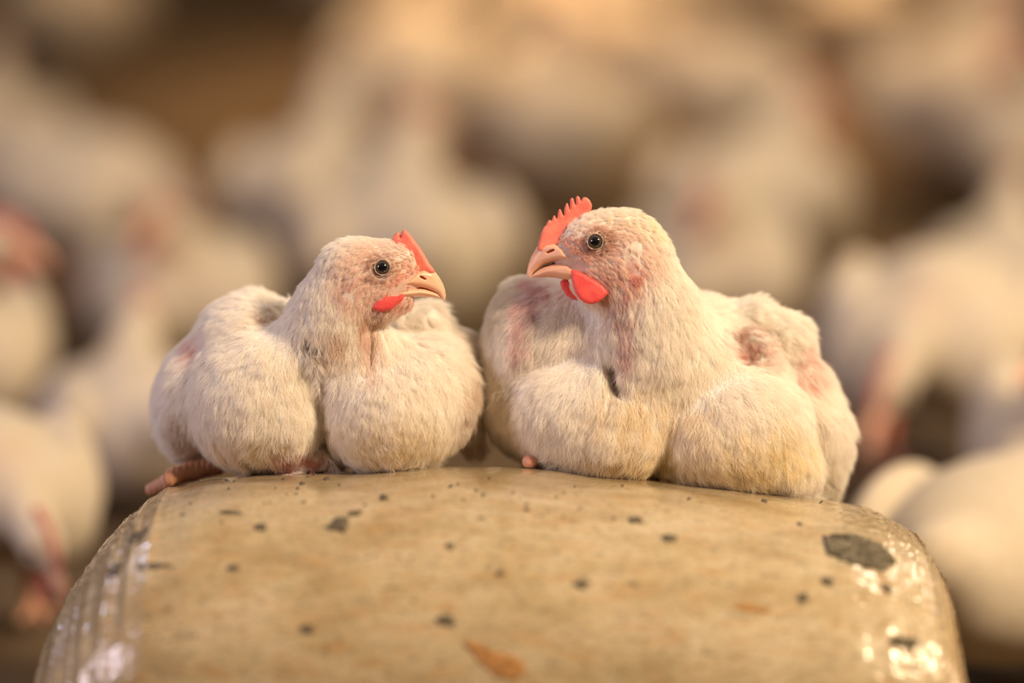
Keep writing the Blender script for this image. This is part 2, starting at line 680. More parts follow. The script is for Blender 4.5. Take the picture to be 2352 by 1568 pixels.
def make_bag():
    nu, nw = 620, 460
    t = np.linspace(-1, 1, nu)
    u = np.sin(t * math.pi / 2)
    w = np.linspace(0, 2 * math.pi, nw, endpoint=False)
    U, W = np.meshgrid(u, w, indexing='ij')
    P = fit_crest(bag_surface(U, W))
    V = P.reshape(-1, 3)
    I = np.arange(nu * nw).reshape(nu, nw)
    a = I[:-1]; b = I[1:]
    F = np.stack([a, b, np.roll(b, -1, 1), np.roll(a, -1, 1)], -1).reshape(-1, 4)
    m, nt, bs, new, link = new_mat('soiled_cream_plastic_film')
    tc = new('ShaderNodeTexCoord').outputs['Object']
    mp = new('ShaderNodeMapping'); link(tc, mp.inputs[0]); mp.inputs['Scale'].default_value = (1, 2.2, 2.2)
    st = new('ShaderNodeMapping'); link(tc, st.inputs[0]); st.inputs['Scale'].default_value = (0.55, 3.0, 3.0)
    n1 = noise(nt, 16, 9, 0.66, mp.outputs[0])
    base = ramp(nt, n1.outputs[0], [(0.36, (0.33, 0.245, 0.125)), (0.5, (0.44, 0.35, 0.205)), (0.64, (0.51, 0.42, 0.28))]).outputs[0]
    n2 = noise(nt, 75, 7, 0.72, st.outputs[0], 0.5)
    f2 = ramp(nt, n2.outputs[0], [(0.50, (0, 0, 0)), (0.64, (0.65, 0.65, 0.65))]).outputs[0]
    base = mixc(nt, base, (0.42, 0.24, 0.09), f2)
    n3 = noise(nt, 120, 6, 0.75, st.outputs[0], 0.8)
    f3 = ramp(nt, n3.outputs[0], [(0.565, (0, 0, 0)), (0.63, (0.7, 0.7, 0.7))]).outputs[0]
    base = mixc(nt, base, (0.14, 0.11, 0.055), f3)
    n4 = noise(nt, 260, 4, 0.65, mp.outputs[0])
    f4 = ramp(nt, n4.outputs[0], [(0.58, (0, 0, 0)), (0.62, (0.8, 0.8, 0.8))]).outputs[0]
    base = mixc(nt, base, (0.12, 0.09, 0.05), f4)
    link(base, bs.inputs['Base Color'])
    bs.inputs['Roughness'].default_value = 0.42
    bs.inputs['Specular IOR Level'].default_value = 0.5
    bs.inputs['Subsurface Weight'].default_value = 0.1
    bs.inputs['Subsurface Scale'].default_value = 0.004
    bs.inputs['Coat Weight'].default_value = 0.9
    bs.inputs['Coat Roughness'].default_value = 0.09
    nb = noise(nt, 120, 4, 0.65, tc, 0.5)
    wv = noise(nt, 260, 3, 0.6, st.outputs[0])
    ad = new('ShaderNodeMath'); ad.operation = 'ADD'; link(nb.outputs[0], ad.inputs[0]); link(wv.outputs[0], ad.inputs[1])
    # stretched film is crinkled at both ends of the bag
    sp = new('ShaderNodeSeparateXYZ'); link(tc, sp.inputs[0])
    ab = new('ShaderNodeMath'); ab.operation = 'ABSOLUTE'; link(sp.outputs[0], ab.inputs[0])
    mr = new('ShaderNodeMapRange'); mr.inputs[1].default_value = 0.16; mr.inputs[2].default_value = 0.235
    mr.inputs[3].default_value = 0.05; mr.inputs[4].default_value = 0.05; link(ab.outputs[0], mr.inputs[0])
    b = bump(nt, bs, ad.outputs[0], 0.3, 0.003)
    link(mr.outputs[0], b.inputs['Strength'])
    link(b.outputs[0], bs.inputs['Coat Normal'])
    o = make_mesh('feed_bag', V, F, m)
    tag(o, 'full cream plastic bag, soiled with brown specks and streaks, carrying the two chickens', 'bag')
    return o, V, F


bag, BV, BF = make_bag()
BVH = BVHTree.FromPolygons([tuple(p) for p in BV], [tuple(int(i) for i in f) for f in BF])


def ray(px, py):
    d = to_world(v(px, py, 0)) - np.array([0, 0, CAMZ])
    d = Vector(d).normalized()
    hit = BVH.ray_cast(Vector((0, 0, CAMZ)), d)
    return hit[0], hit[1]


def height_map():
    xs = np.arange(-0.30, 0.30, 0.004); ys = np.arange(1.85, 2.40, 0.004)
    H = np.full((len(xs), len(ys)), -0.1)
    for i, x in enumerate(xs):
        for j, y in enumerate(ys):
            h = BVH.ray_cast(Vector((x, y, 0.5)), Vector((0, 0, -1)))
            if h[0] is not None:
                H[i, j] = h[0].z
    return xs, ys, H


HX, HYY, HM = height_map()


def above_bag(P):
    """millimetres above the bag for points in the local frame"""
    W = to_world(P)
    fx = np.clip((W[..., 0] - HX[0]) / 0.004, 0, len(HX) - 1.001); fy = np.clip((W[..., 1] - HYY[0]) / 0.004, 0, len(HYY) - 1.001)
    i = fx.astype(int); j = fy.astype(int); a = fx - i; b = fy - j
    h = HM[i, j] * (1 - a) * (1 - b) + HM[i + 1, j] * a * (1 - b) + HM[i, j + 1] * (1 - a) * b + HM[i + 1, j + 1] * a * b
    return (W[..., 2] - h) * 1000


XL = v(1106, 0, 45)[0]


# ================================================================== HEN FACING LEFT (on the right of the bag)
def hen_right():
    HY = 12.0
    root = empty('chicken', to_world(v(1560, 1135, 60)), 'plump white chicken with tall toothed red comb and hanging wattles, facing left on the bag', 'chicken', 'the two chickens sitting on the bag')
    E = v(1368, 555, HY - 17)       # near eye
    ax = np.array([-0.12, -1, 0.02])

    def f(P):
        X, Y, Z = P[..., 0], P[..., 1], P[..., 2]
        d = ell(P, v(1395, 572, HY), (27, 17, 22.5))
        d = smin(d, ell(P, v(1346, 568, HY), (15, 12, 14)), 8)
        d = smin(d, ell(P, v(1405, 635, HY), (23, 15.5, 18)), 9)
        d = smin(d, path(P, [(v(1352, 590, HY), 10.6), (v(1294, 584, HY), 5.0), (v(1256, 588, HY), 3.2)]), 7)
        d = smin(d, path(P, [(v(1378, 642, HY), 10), (v(1325, 634, HY), 4.0)]), 6)
        d = smin(d, ell(P, v(1462, 585, HY + 1), (18, 16, 25), rotm(0, -24, 0)), 9)
        neck = path(P, [(v(1450, 610, HY), 19), (v(1485, 700, HY + 6), 24.5), (v(1490, 790, HY + 16), 34), (v(1470, 880, HY + 26), 40)], 14)
        d = smin(d, neck, 10)
        # trunk
        b = ell(P, v(1560, 880, 100), (80, 92, 50), rotm(0, -6, 0))
        b = smin(b, ell(P, v(1340, 955, 50), (49, 52, 41), rotm(0, 10, 0)), 12)
        b = smin(b, ell(P, v(1420, 1000, 36), (36, 40, 29)), 14)
        br = ell(P, v(1702, 985, 40), (41, 50, 39.5), rotm(0, 16, 0))
        br = smin(br, ell(P, v(1640, 1010, 34), (36, 40, 30)), 14)
        br = smin(br, ell(P, v(1790, 1070, 48), (24, 40, 22)), 14)
        b = smin(b, br, 5)
        b = smin(b, ell(P, v(1552, 1088, 42), (18, 26, 14)), 3)
        b = smin(b, ell(P, v(1560, 860, 48), (58, 36, 30), rotm(0, 12, 0)), 14)
        # far-side wing (photo left)
        wl = ell(P, v(1197, 790, 62), (23, 40, 42), rotm(0, 12, 0))
        wl = smin(wl, ell(P, v(1172, 905, 66), (18, 34, 34), rotm(0, -8, 0)), 10)
        wl = smin(wl, ell(P, v(1300, 775, 50), (32, 34, 36)), 14)
        b = smin(b, wl, 6)
        # wing (photo right)
        wr = path(P, [(v(1650, 750, 66), 12), (v(1730, 742, 62), 13), (v(1798, 782, 60), 15), (v(1845, 880, 62), 13), (v(1880, 990, 60), 14), (v(1896, 1090, 62), 8)], 8)
        wr = smin(wr, ell(P, v(1856, 985, 86), (23, 50, 38), rotm(0, -10, 0)), 8)
        b = smin(b, wr, 4)
        b = smin(b, ell(P, v(1620, 735, 70), (22, 25, 14), rotm(0, 20, 0)), 10)
        # hollow under the shoulder
        b = smax(b, -ell(P, v(1704, 792, 30), (14, 15, 15), rotm(0, 25, 0)), 7)
        d = smin(d, b, 16)
        # split between neck and breast
        d = smax(d, -ell(P, v(1408, 868, -2), (4.2, 13, 12), rotm(0, -14, 0)), 6)
        # breast cleft
        d = smax(d, -ell(P, v(1546, 1030, -14), (2.0, 17, 20), rotm(0, 6, 0)), 6)
        # feather folds
        d = d + 0.9 * sines(P, 0.13, 3) * np.clip((v(0, 690)[2] - Z) / 20, 0, 1) + 0.5 * sines(P, 0.35, 4) * np.clip((v(0, 690)[2] - Z) / 20, 0, 1)
        # ear lobe and cheek
        d = smin(d, ell(P, v(1443, 576, HY - 16.5), (5.2, 4, 6.5), rotm(0, -15, 0)), 1.2)
        d = smin(d, ell(P, v(1452, 618, HY - 14.6), (4.4, 4, 7)), 1.5)
        # eye socket and lids
        d = smax(d, -(np.sqrt(((P - (E + np.array([0, 0.4, 0]))) ** 2).sum(-1)) - 4.9), 1.0)
        d = smin(d, torus(P, E + ax * 2.4, ax, 4.75, 0.6), 1.2)
        d = smin(d, torus(P, E + ax * 1.2 + np.array([0.4, 0, -0.6]), ax, 6.8, 0.4), 1.6)
        E2 = v(1368, 555, HY + 17)
        d = smax(d, -(np.sqrt(((P - E2) ** 2).sum(-1)) - 4.9), 1.0)
        d = smin(d, torus(P, E2 - ax * 2.3, ax, 5.2, 0.9), 1.3)
        # lies flat on the bag
        d = smax(d, -(Z - (bag_z(X) - 4.0)), 3)
        d = smax(d, -(above_bag(P) - 0.6), 1.5)
        d = smax(d, XL - X, 2)
        return d

    def bag_z(X):
        # resting line in the photo: (1200,1075) .. (1900,1150)
        x0 = v(1200, 0, 30)[0]; x1 = v(1900, 0, 30)[0]
        z0 = v(0, 1083, 30)[2]; z1 = v(0, 1151, 30)[2]
        return z0 + (z1 - z0) * (X - x0) / (x1 - x0)

    lo = v(1090, 1200, 0) + np.array([-3, -22, 0]); hi = v(1975, 455, 0) + np.array([0, 215, 0])
    lo[1] = -24; hi[1] = 200
    V, F = mesh_sdf(f, lo, hi, 0.8)
    V = relax(V, F, 1, 0.4)
    spots = [
        (v(1390, 590, -5), (34, 30, 26), FACE, 0.75),
        (v(1290, 590, 5), (18, 30, 14), FACE * [.95, .75, .72], 0.75),
        (E, (10, 9, 9), (0.68, 0.44, 0.35), 0.9),
        (v(1405, 655, -4), (22, 20, 12), (0.80, 0.45, 0.36), 0.5),
        (v(1358, 560, -6), (13, 14, 11), (0.82, 0.50, 0.36), 0.5),
        (v(1443, 576, -6), (6, 12, 7), (0.90, 0.76, 0.69), 0.9),
        (v(1452, 620, -5), (5, 12, 8), (0.80, 0.40, 0.35), 0.75),
        (v(1420, 720, -15), (13, 30, 12), (0.76, 0.50, 0.42), 0.5),
        (v(1436, 800, -20), (7, 30, 18), PURP * 1.3, 0.4),
        (v(1480, 500, 10), (40, 40, 16), CREAM * [1, .97, .86], 0.6),
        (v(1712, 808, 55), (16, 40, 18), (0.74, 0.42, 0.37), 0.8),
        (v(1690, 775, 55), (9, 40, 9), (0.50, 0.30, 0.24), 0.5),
        (v(1850, 835, 45), (9, 40, 14), RED * 1.1, 0.5),
        (v(1250, 665, 30), (9, 40, 12), PURP * 1.3, 0.6),
        (v(1215, 735, 20), (5, 40, 17), PURP * 1.2, 0.6),
        (v(1190, 775, 20), (4, 40, 14), PURP * 1.3, 0.45),
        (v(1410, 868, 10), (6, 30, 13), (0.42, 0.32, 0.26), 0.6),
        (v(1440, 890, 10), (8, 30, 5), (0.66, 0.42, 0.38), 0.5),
        (v(1450, 1075, 10), (50, 50, 12), YEL, 0.75),
        (v(1640, 1080, 10), (40, 60, 17), YEL, 0.7),
        (v(1760, 1030, 5), (42, 60, 22), YEL * 1.08, 0.55),
        (v(1500, 960, 0), (40, 40, 26), CREAM * [.97, .9, .72], 0.6),
        (v(1330, 1090, 10), (22, 50, 6), YEL * 0.8, 0.5),
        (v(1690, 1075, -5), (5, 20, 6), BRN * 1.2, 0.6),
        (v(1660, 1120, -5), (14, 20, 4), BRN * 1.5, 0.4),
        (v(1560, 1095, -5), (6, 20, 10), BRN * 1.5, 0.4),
    ]

    # dark quill stubs down the far wing and the front of the neck
    for (qx, qy, rx_, rz_) in ((1262, 668, 3, 7), (1248, 690, 3, 8), (1238, 715, 3, 6), (1222, 738, 6, 2), (1212, 752, 6, 2), (1204, 766, 4, 1.5), (1196, 780, 3, 1.5),
                               (1190, 794, 2.5, 1.5), (1186, 808, 2.5, 1.5), (1180, 836, 2, 1.5), (1405, 705, 2.5, 4), (1414, 735, 2.5, 3.5), (1425, 760, 2, 3),
                               (1436, 795, 3, 5), (1446, 812, 2, 3), (1470, 690, 1.5, 3), (1500, 830, 2, 2)):
        spots.append((v(qx, qy, 10 if qx > 1300 else 30), (rx_ * 0.8, 60, rz_), (0.56, 0.30, 0.30), 0.5))

    def color(P):
        C = paint(P, CREAM, spots)
        # dirt flecks low on the breast
        fl = np.clip((sines(P, 1.1, 9) - 0.50) * 8, 0, 1) * np.clip((v(0, 1000)[2] - P[:, 2]) / 22, 0, 1)
        C = C * (1 - 0.8 * fl[:, None]) + BRN * (0.52 * fl[:, None])
        # plucked quills on the neck
        q = np.clip((sines(P, 1.5, 19) - 0.45) * 6, 0, 1) * np.exp(-((P - v(1430, 770, -15)) ** 2 / np.array([30, 60, 34]) ** 2).sum(1))
        C = C * (1 - 0.6 * q[:, None]) + PURP * (0.6 * q[:, None])
        return C

    make_mesh('body', to_world(V), F, M_BODY, root, color(V) * 0.76)
    g = [(v(1300, 590, 0), (1, 0.1, -0.25), 12), (v(1370, 510, 0), (1, 0.1, 0.25), 14), (v(1400, 640, -5), (1, 0.1, -0.45), 14),
         (v(1480, 520, 0), (0.8, 0.1, -0.7), 14), (v(1530, 620, 5), (0.35, 0, -1), 16), (v(1480, 720, 0), (0.0, 0, -1), 20),
         (v(1400, 760, -8), (-0.1, 0, -1), 18), (v(1560, 720, 20), (0.9, 0, -0.5), 20), (v(1470, 860, 0), (-0.05, 0, -1), 22),
         (v(1540, 950, 0), (0.0, -0.2, -1), 20), (v(1380, 960, 0), (-0.35, 0, -1), 30), (v(1250, 950, 20), (-0.5, 0.2, -0.9), 30),
         (v(1170, 850, 40), (-0.3, 0.5, -0.9), 28), (v(1250, 700, 50), (-0.5, 0.3, -0.7), 24), (v(1680, 960, 0), (0.4, 0, -0.8), 30),
         (v(1820, 960, 20), (0.6, 0.1, -0.7), 30), (v(1720, 740, 60), (0.9, 0.2, 0.1), 18), (v(1830, 830, 50), (0.4, 0.2, -0.9), 18),
         (v(1900, 1000, 50), (0.25, 0.2, -0.9), 24), (v(1450, 1080, 0), (0, -0.35, -1), 24), (v(1700, 1100, 0), (0.1, -0.35, -1), 24),
         (v(1600, 800, 150), (0.1, 1, -0.2), 60)]
    ln = [(v(1330, 590, -5), (2.0, 0.20, 0.3, 0.03), 14), (v(1390, 575, -5), (2.2, 0.14, 0.3, 0.03), 17), (v(1400, 645, -5), (3.2, 0.24, 0.25, 0.05), 13),
          (v(1420, 500, 0), (6, 0.40, 0.3, 0.05), 13), (v(1510, 560, 5), (10, 0.38, 0.3, 0.05), 18), (v(1440, 700, -5), (8, 0.3, 0.3, 0.06), 18),
          (v(1550, 700, 10), (12, 0.4, 0.35, 0.10), 18), (v(1500, 800, 10), (14, 0.16, 0.42, 0.05), 30), (v(1400, 950, 0), (15, 0.13, 0.5, 0.04), 40),
          (v(1700, 950, 0), (15, 0.12, 0.5, 0.04), 40), (v(1200, 850, 40), (14, 0.10, 0.45, 0.03), 40), (v(1880, 980, 60), (19, 0.20, 0.4, 0.04), 26),
          (v(1700, 720, 60), (10, 0.16, 0.4, 0.08), 20), (v(1500, 1100, 0), (10, 0.45, 0.4, 0.10), 22), (v(1300, 1085, 0), (10, 0.4, 0.4, 0.10), 20), (v(1750, 1125, 0), (9, 0.4, 0.4, 0.08), 20)]
    Ew = E

    def dens(c, n):
        d = dens_std(c, n)
        d = d * (1 - 0.97 * (np.linalg.norm(c - (Ew + ax * 2), axis=1) < 6.3))
        d = d * (1 - 0.97 * (np.linalg.norm(c - (E + np.array([0, 34, 0])), axis=1) < 7.6))
        head = np.exp(-((c - v(1400, 590, 5)) ** 2).sum(1) / (2 * 24 ** 2))
        snout = np.exp(-((c - v(1256, 580, HY)) ** 2).sum(1) / (2 * 5 ** 2))
        lobe = (((c - v(1446, 592, HY - 16)) / np.array([6.5, 8, 12])) ** 2).sum(1) < 1
        bk = np.minimum(poly2(c[:, 0], c[:, 2], np.array(up)), poly2(c[:, 0], c[:, 2], np.array(lo_))) < 0.2
        return d * (1 + 2.6 * head) * (1 - 0.98 * snout) * (1 - 0.85 * lobe) * (1 - 0.98 * bk)
    # comb
    s, zx, zy = 3.92, 1140, 420
    cp = [(365, 600), (372, 575), (380, 530), (400, 460), (425, 400), (445, 383), (455, 360), (470, 335), (485, 333), (495, 345), (508, 310), (519, 288), (530, 300),
          (540, 325), (548, 315), (553, 270), (565, 232), (580, 240), (595, 275), (606, 300), (610, 280), (612, 230), (625, 190), (638, 177), (650, 200), (660, 240),
          (664, 200), (662, 150), (680, 130), (695, 145), (707, 185), (714, 200), (716, 165), (714, 130), (733, 114), (750, 130), (762, 165), (766, 150), (785, 127),
          (815, 132), (845, 160), (862, 200), (858, 235), (835, 275), (800, 330), (700, 480), (600, 620), (500, 640), (400, 630)]
    cp = zc(zx, zy, s, cp, HY)
    zb = v(0, 545, HY)[2]
    part('comb', inflated(cp, HY - 1, lambda X, Z: 1.5 + 2.6 * np.clip((v(0, 520, HY)[2] - Z + 0.35 * (X - v(1290, 0, HY)[0])) / 10 + .3, 0, 1), 1.5, 0.4), M_COMB, root)
    up = [(368, 570), (340, 618), (310, 670), (285, 740), (273, 800), (276, 842), (295, 860), (307, 842), (335, 803), (385, 763), (430, 737), (500, 717), (560, 710), (640, 716), (690, 740),
          (740, 764), (800, 772), (806, 745), (770, 705), (700, 660), (640, 625), (600, 570), (520, 540), (420, 540)]
    up = zc(zx, zy, s, up, HY)
    x_tip = v(1212, 0, HY)[0]
    wid = lambda X, Z: np.clip(1.3 + (X - x_tip) * 0.22, 0.8, 9.5)
    nos = v(1264, 577, HY - 6.4)
    part('upper_beak', inflated(up, HY, lambda X, Z: np.clip(1.0 + (X - x_tip) * 0.455, 0.8, 15.8), 3.8, 0.4,
                                cut=lambda P: ell(P + np.array([0, HY, 0]), nos, (3.4, 2.6, 0.7), rotm(0, -22, 0))), M_BEAK, root)
    lo_ = [(312, 850), (335, 818), (385, 779), (430, 752), (500, 730), (560, 722), (640, 723), (700, 760), (760, 785), (800, 785), (740, 850), (660, 872), (600, 866), (530, 852), (460, 846), (380, 850)]
    lo_ = zc(zx, zy, s, lo_, HY)
    part('lower_beak', inflated(lo_, HY, lambda X, Z: np.clip(0.8 + (X - x_tip - 2) * 0.43, 0.6, 15.0), 3.6, 0.4), M_BEAK, root)
    mo = zc(zx, zy, s, [(350, 800), (430, 745), (520, 722), (640, 720), (690, 745), (760, 770), (700, 790), (500, 770), (400, 790)], HY)
    part('mouth', inflated(mo, HY, lambda X, Z: np.clip(0.5 + (X - x_tip - 3) * 0.31, 0.4, 10.0), 2.5, 0.45), M_MOUTH, root)
    w1 = [(672, 785), (676, 860), (692, 930), (712, 990), (745, 1042), (790, 1077), (850, 1094), (900, 1082), (950, 1052), (1003, 1000), (1003, 975), (965, 925), (900, 880), (830, 840), (760, 800), (710, 780)]
    w1 = zc(zx, zy, s, w1, -4)
    part('wattle', inflated(w1, -3.5, lambda X, Z: 2.3 + 0 * X, 2.6, 0.4, bend=lambda X, Z: -0.10 * (v(0, 640, 0)[2] - Z) - 0.0), M_WATTLE, root)
    w2 = [(572, 890), (578, 920), (592, 955), (630, 1012), (680, 1047), (730, 1057), (760, 1046), (790, 1000), (760, 900), (680, 860), (620, 850)]
    w2 = zc(zx, zy, s, w2, 20)
    part('wattle', inflated(w2, 19, lambda X, Z: 2.2 + 0 * X, 2.4, 0.4), M_WATTLE, root)
    eye_obj(to_world(E + np.array([0, 0.4, 0])), dirw(ax), 0.00475, root)
    eye_obj(to_world(v(1368, 555, HY + 17)), dirw(-ax), 0.00475, root)
    # toe peeping out under the wing
    def toe(P):
        d = path(P, [(v(1215, 1060, 18), 4.2), (v(1240, 1058, 40), 4.0), (v(1290, 1056, 60), 4.6)], 3)
        return smax(d + 0.12 * np.sin(P[..., 1] * 2.2), -(above_bag(P) - 0.5), 0.8)
    V2, F2 = mesh_sdf(toe, v(1190, 1085, 10) - 2, v(1320, 1030, 70) + 2, 0.6)
    part('toe', (V2, F2), M_PINKTOE, root, 'small pink toe tip under the breast')
    make_strands('plumage', V, F, root, 15000, g, ln, color, dens, 21)
    return root


# ================================================================== HEN FACING RIGHT (on the left of the bag)
def hen_left():
    HY = 8.0
    root = empty('chicken', to_world(v(740, 1085, 60)), 'white chicken with short comb, facing right on the bag, bare pink patch under breast', 'chicken', 'the two chickens sitting on the bag')
    E = v(878, 614, HY - 14.5)
    ax = np.array([0.06, -1, 0.0])
    x0 = v(470, 0, 30)[0]; x1 = v(1100, 0, 30)[0]
    z0 = v(0, 1105, 30)[2]; z1 = v(0, 1080, 30)[2]

    def f(P):
        X, Y, Z = P[..., 0], P[..., 1], P[..., 2]
        d = ell(P, v(846, 622, HY), (25, 14.5, 18.5), rotm(0, 6, 0))
        d = smin(d, ell(P, v(905, 615, HY), (15, 11, 15), rotm(0, 25, 0)), 7)
        d = smin(d, ell(P, v(862, 672, HY), (21, 13.5, 17), rotm(0, -14, 0)), 8)
        d = smin(d, path(P, [(v(892, 640, HY), 10.4), (v(938, 642, HY), 5.0), (v(966, 648, HY), 3.2)]), 6)
        d = smin(d, path(P, [(v(885, 692, HY), 10), (v(928, 688, HY), 4.6)]), 6)
        neck = path(P, [(v(800, 620, HY), 15.5), (v(778, 690, HY + 6), 19.5), (v(762, 760, HY + 14), 26), (v(790, 830, HY + 22), 30)], 12)
        d = smin(d, neck, 10)
        b = ell(P, v(715, 875, 105), (72, 92, 42))
        bl = ell(P, v(588, 920, 44), (41, 52, 42.5), rotm(0, -8, 0))
        bl = smin(bl, ell(P, v(640, 850, 40), (32, 40, 26)), 12)
        bl = smin(bl, ell(P, v(660, 960, 32), (24, 34, 31)), 8)
        b = smin(b, bl, 10)
        br = ell(P, v(890, 950, 36), (42, 50, 36))
        br = smin(br, ell(P, v(960, 900, 52), (38, 48, 36)), 14)
        b = smin(b, br, 3.0)
        b = smin(b, ell(P, v(705, 1062, 40), (22, 26, 14)), 3)
        b = smin(b, ell(P, v(830, 850, 34), (34, 30, 26)), 8)
        # wings
        wl = ell(P, v(560, 780, 66), (30, 42, 27), rotm(0, -32, 0))
        wl = smin(wl, path(P, [(v(640, 712, 62), 8.5), (v(590, 712, 62), 9.5), (v(520, 770, 64), 11)], 6), 6)
        wl = smin(wl, ell(P, v(452, 910, 76), (23, 50, 38), rotm(0, 12, 0)), 10)
        b = smin(b, wl, 9)
        wr = path(P, [(v(930, 745, 56), 9), (v(975, 748, 58), 11), (v(1040, 810, 60), 13), (v(1072, 900, 62), 13), (v(1080, 1000, 66), 10)], 8)
        b = smin(b, wr, 6)
        d = smin(d, b, 14)
        d = smax(d, -ell(P, v(716, 800, 6), (8, 12, 3), rotm(0, 38, 0)), 4)
        d = smax(d, -ell(P, v(850, 790, -6), (1.5, 14, 12)), 4)
        d = smax(d, -ell(P, v(733, 985, -16), (2.0, 22, 34), rotm(0, -1, 0)), 6)
        d = smax(d, -ell(P, v(690, 1058, -20), (15, 12, 8)), 6)
        lowm = np.clip((v(0, 740)[2] - Z) / 20, 0, 1)
        d = d + 0.9 * sines(P, 0.13, 13) * lowm + 0.5 * sines(P, 0.35, 14) * lowm
        d = smin(d, ell(P, v(804, 642, HY - 13), (5.5, 4, 6.5), rotm(0, 12, 0)), 2)
        d = smin(d, ell(P, v(800, 668, HY - 12), (4.5, 4, 8)), 2.5)
        d = smax(d, -(np.sqrt(((P - (E + np.array([0, 0.4, 0]))) ** 2).sum(-1)) - 4.7), 1.0)
        d = smin(d, torus(P, E + ax * 2.4, ax, 4.55, 0.6), 1.2)
        d = smin(d, torus(P, E + ax * 1.2 + np.array([-0.4, 0, -0.6]), ax, 6.6, 0.4), 1.6)
        E2 = v(878, 614, HY + 14.5)
        d = smax(d, -(np.sqrt(((P - E2) ** 2).sum(-1)) - 4.7), 1.0)
        d = smin(d, torus(P, E2 - ax * 2.3, ax, 5.0, 0.9), 1.3)
        d = smax(d, -(Z - (z0 + (z1 - z0) * (X - x0) / (x1 - x0)) + 4.0), 3)
        d = smax(d, -(above_bag(P) - 0.6), 1.5)
        d = smax(d, X - XL + 0.6, 2)
        return d

    lo = v(335, 1130, 0); hi = v(1135, 530, 0)
    lo[1] = -26; hi[1] = 200; lo[0] -= 3
    V, F = mesh_sdf(f, lo, hi, 0.8)
    V = relax(V, F, 1, 0.4)
    spots = [
        (v(880, 640, -4), (32, 30, 26), FACE * [.97, .95, .95], 0.75),
        (v(950, 650, 2), (15, 30, 14), FACE * [.95, .75, .72], 0.75),
        (E, (10, 9, 9), (0.66, 0.43, 0.35), 0.9),
        (v(805, 642, -6), (5.5, 12, 7), (0.90, 0.76, 0.70), 0.9),
        (v(795, 668, -5), (4, 10, 9), (0.55, 0.25, 0.25), 0.6),
        (v(815, 658, -5), (7, 10, 6), (0.80, 0.42, 0.34), 0.5),
        (v(920, 690, -4), (16, 20, 7), (0.80, 0.40, 0.30), 0.5),
        (v(860, 745, -8), (12, 25, 10), (0.70, 0.40, 0.22), 0.6),
        (v(850, 800, -14), (9, 30, 20), (0.74, 0.42, 0.30), 0.5),
        (v(760, 790, -14), (16, 30, 14), (0.78, 0.58, 0.44), 0.5),
        (v(692, 1062, 10), (23, 46, 11), (0.66, 0.30, 0.26), 0.95),
        (v(450, 790, 40), (8, 40, 10), PINK, 0.6),
        (v(525, 1060, 10), (8, 30, 10), BRN * 1.5, 0.55),
        (v(620, 730, 40), (5, 30, 6), (0.60, 0.40, 0.26), 0.6),
        (v(1085, 950, 50), (12, 60, 36), (0.62, 0.42, 0.24), 0.6),  # shadow cast by the other hen, painted brown onto this wing
        (v(900, 1010, 0), (42, 50, 20), CREAM * [.97, .9, .72], 0.6),
        (v(560, 1040, 10), (36, 50, 14), CREAM * [.95, .86, .66], 0.6),
        (v(410, 980, 40), (10, 60, 16), (0.62, 0.48, 0.34), 0.4),
        (v(716, 805, 0), (9, 20, 4), (0.5, 0.4, 0.32), 0.5),
    ]

    def color(P):
        C = paint(P, CREAM, spots)
        fl = np.clip((sines(P, 1.1, 29) - 0.50) * 8, 0, 1) * np.clip((v(0, 960)[2] - P[:, 2]) / 30, 0, 1)
        C = C * (1 - 0.8 * fl[:, None]) + BRN * (0.52 * fl[:, None])
        q = np.clip((sines(P, 1.5, 39) - 0.45) * 6, 0, 1) * np.exp(-((P - v(820, 790, -15)) ** 2 / np.array([22, 60, 24]) ** 2).sum(1))
        C = C * (1 - 0.5 * q[:, None]) + np.array([0.50, 0.24, 0.14]) * (0.5 * q[:, None])
        return C

    make_mesh('body', to_world(V), F, M_BODY, root, color(V) * 0.76)
    g = [(v(950, 640, 0), (-1, 0.1, -0.2), 12), (v(890, 570, 0), (-1, 0.1, 0.1), 14), (v(860, 680, -5), (-0.9, 0.1, -0.45), 14),
         (v(770, 600, 0), (-0.7, 0.1, -0.8), 14), (v(730, 680, 5), (-0.6, 0, -0.8), 16), (v(760, 740, 0), (0.0, 0, -1), 20),
         (v(850, 770, -8), (0.1, 0, -1), 16), (v(700, 740, 20), (-0.3, 0, -1), 16), (v(800, 860, 0), (-0.1, 0, -1), 22),
         (v(600, 760, 40), (-0.8, 0.2, -0.3), 22), (v(600, 920, 0), (-0.1, 0, -1), 30), (v(450, 900, 40), (-0.4, 0.3, -0.9), 30),
         (v(740, 980, 0), (0, -0.1, -1), 18), (v(900, 950, 0), (0.2, 0, -1), 30), (v(1040, 900, 40), (0.4, 0.3, -0.9), 26), (v(980, 750, 40), (0.7, 0.2, -0.4), 20),
         (v(600, 1070, 0), (0, -0.3, -1), 24), (v(900, 1070, 0), (0.1, -0.3, -1), 24), (v(720, 800, 150), (0, 1, -0.2), 60)]
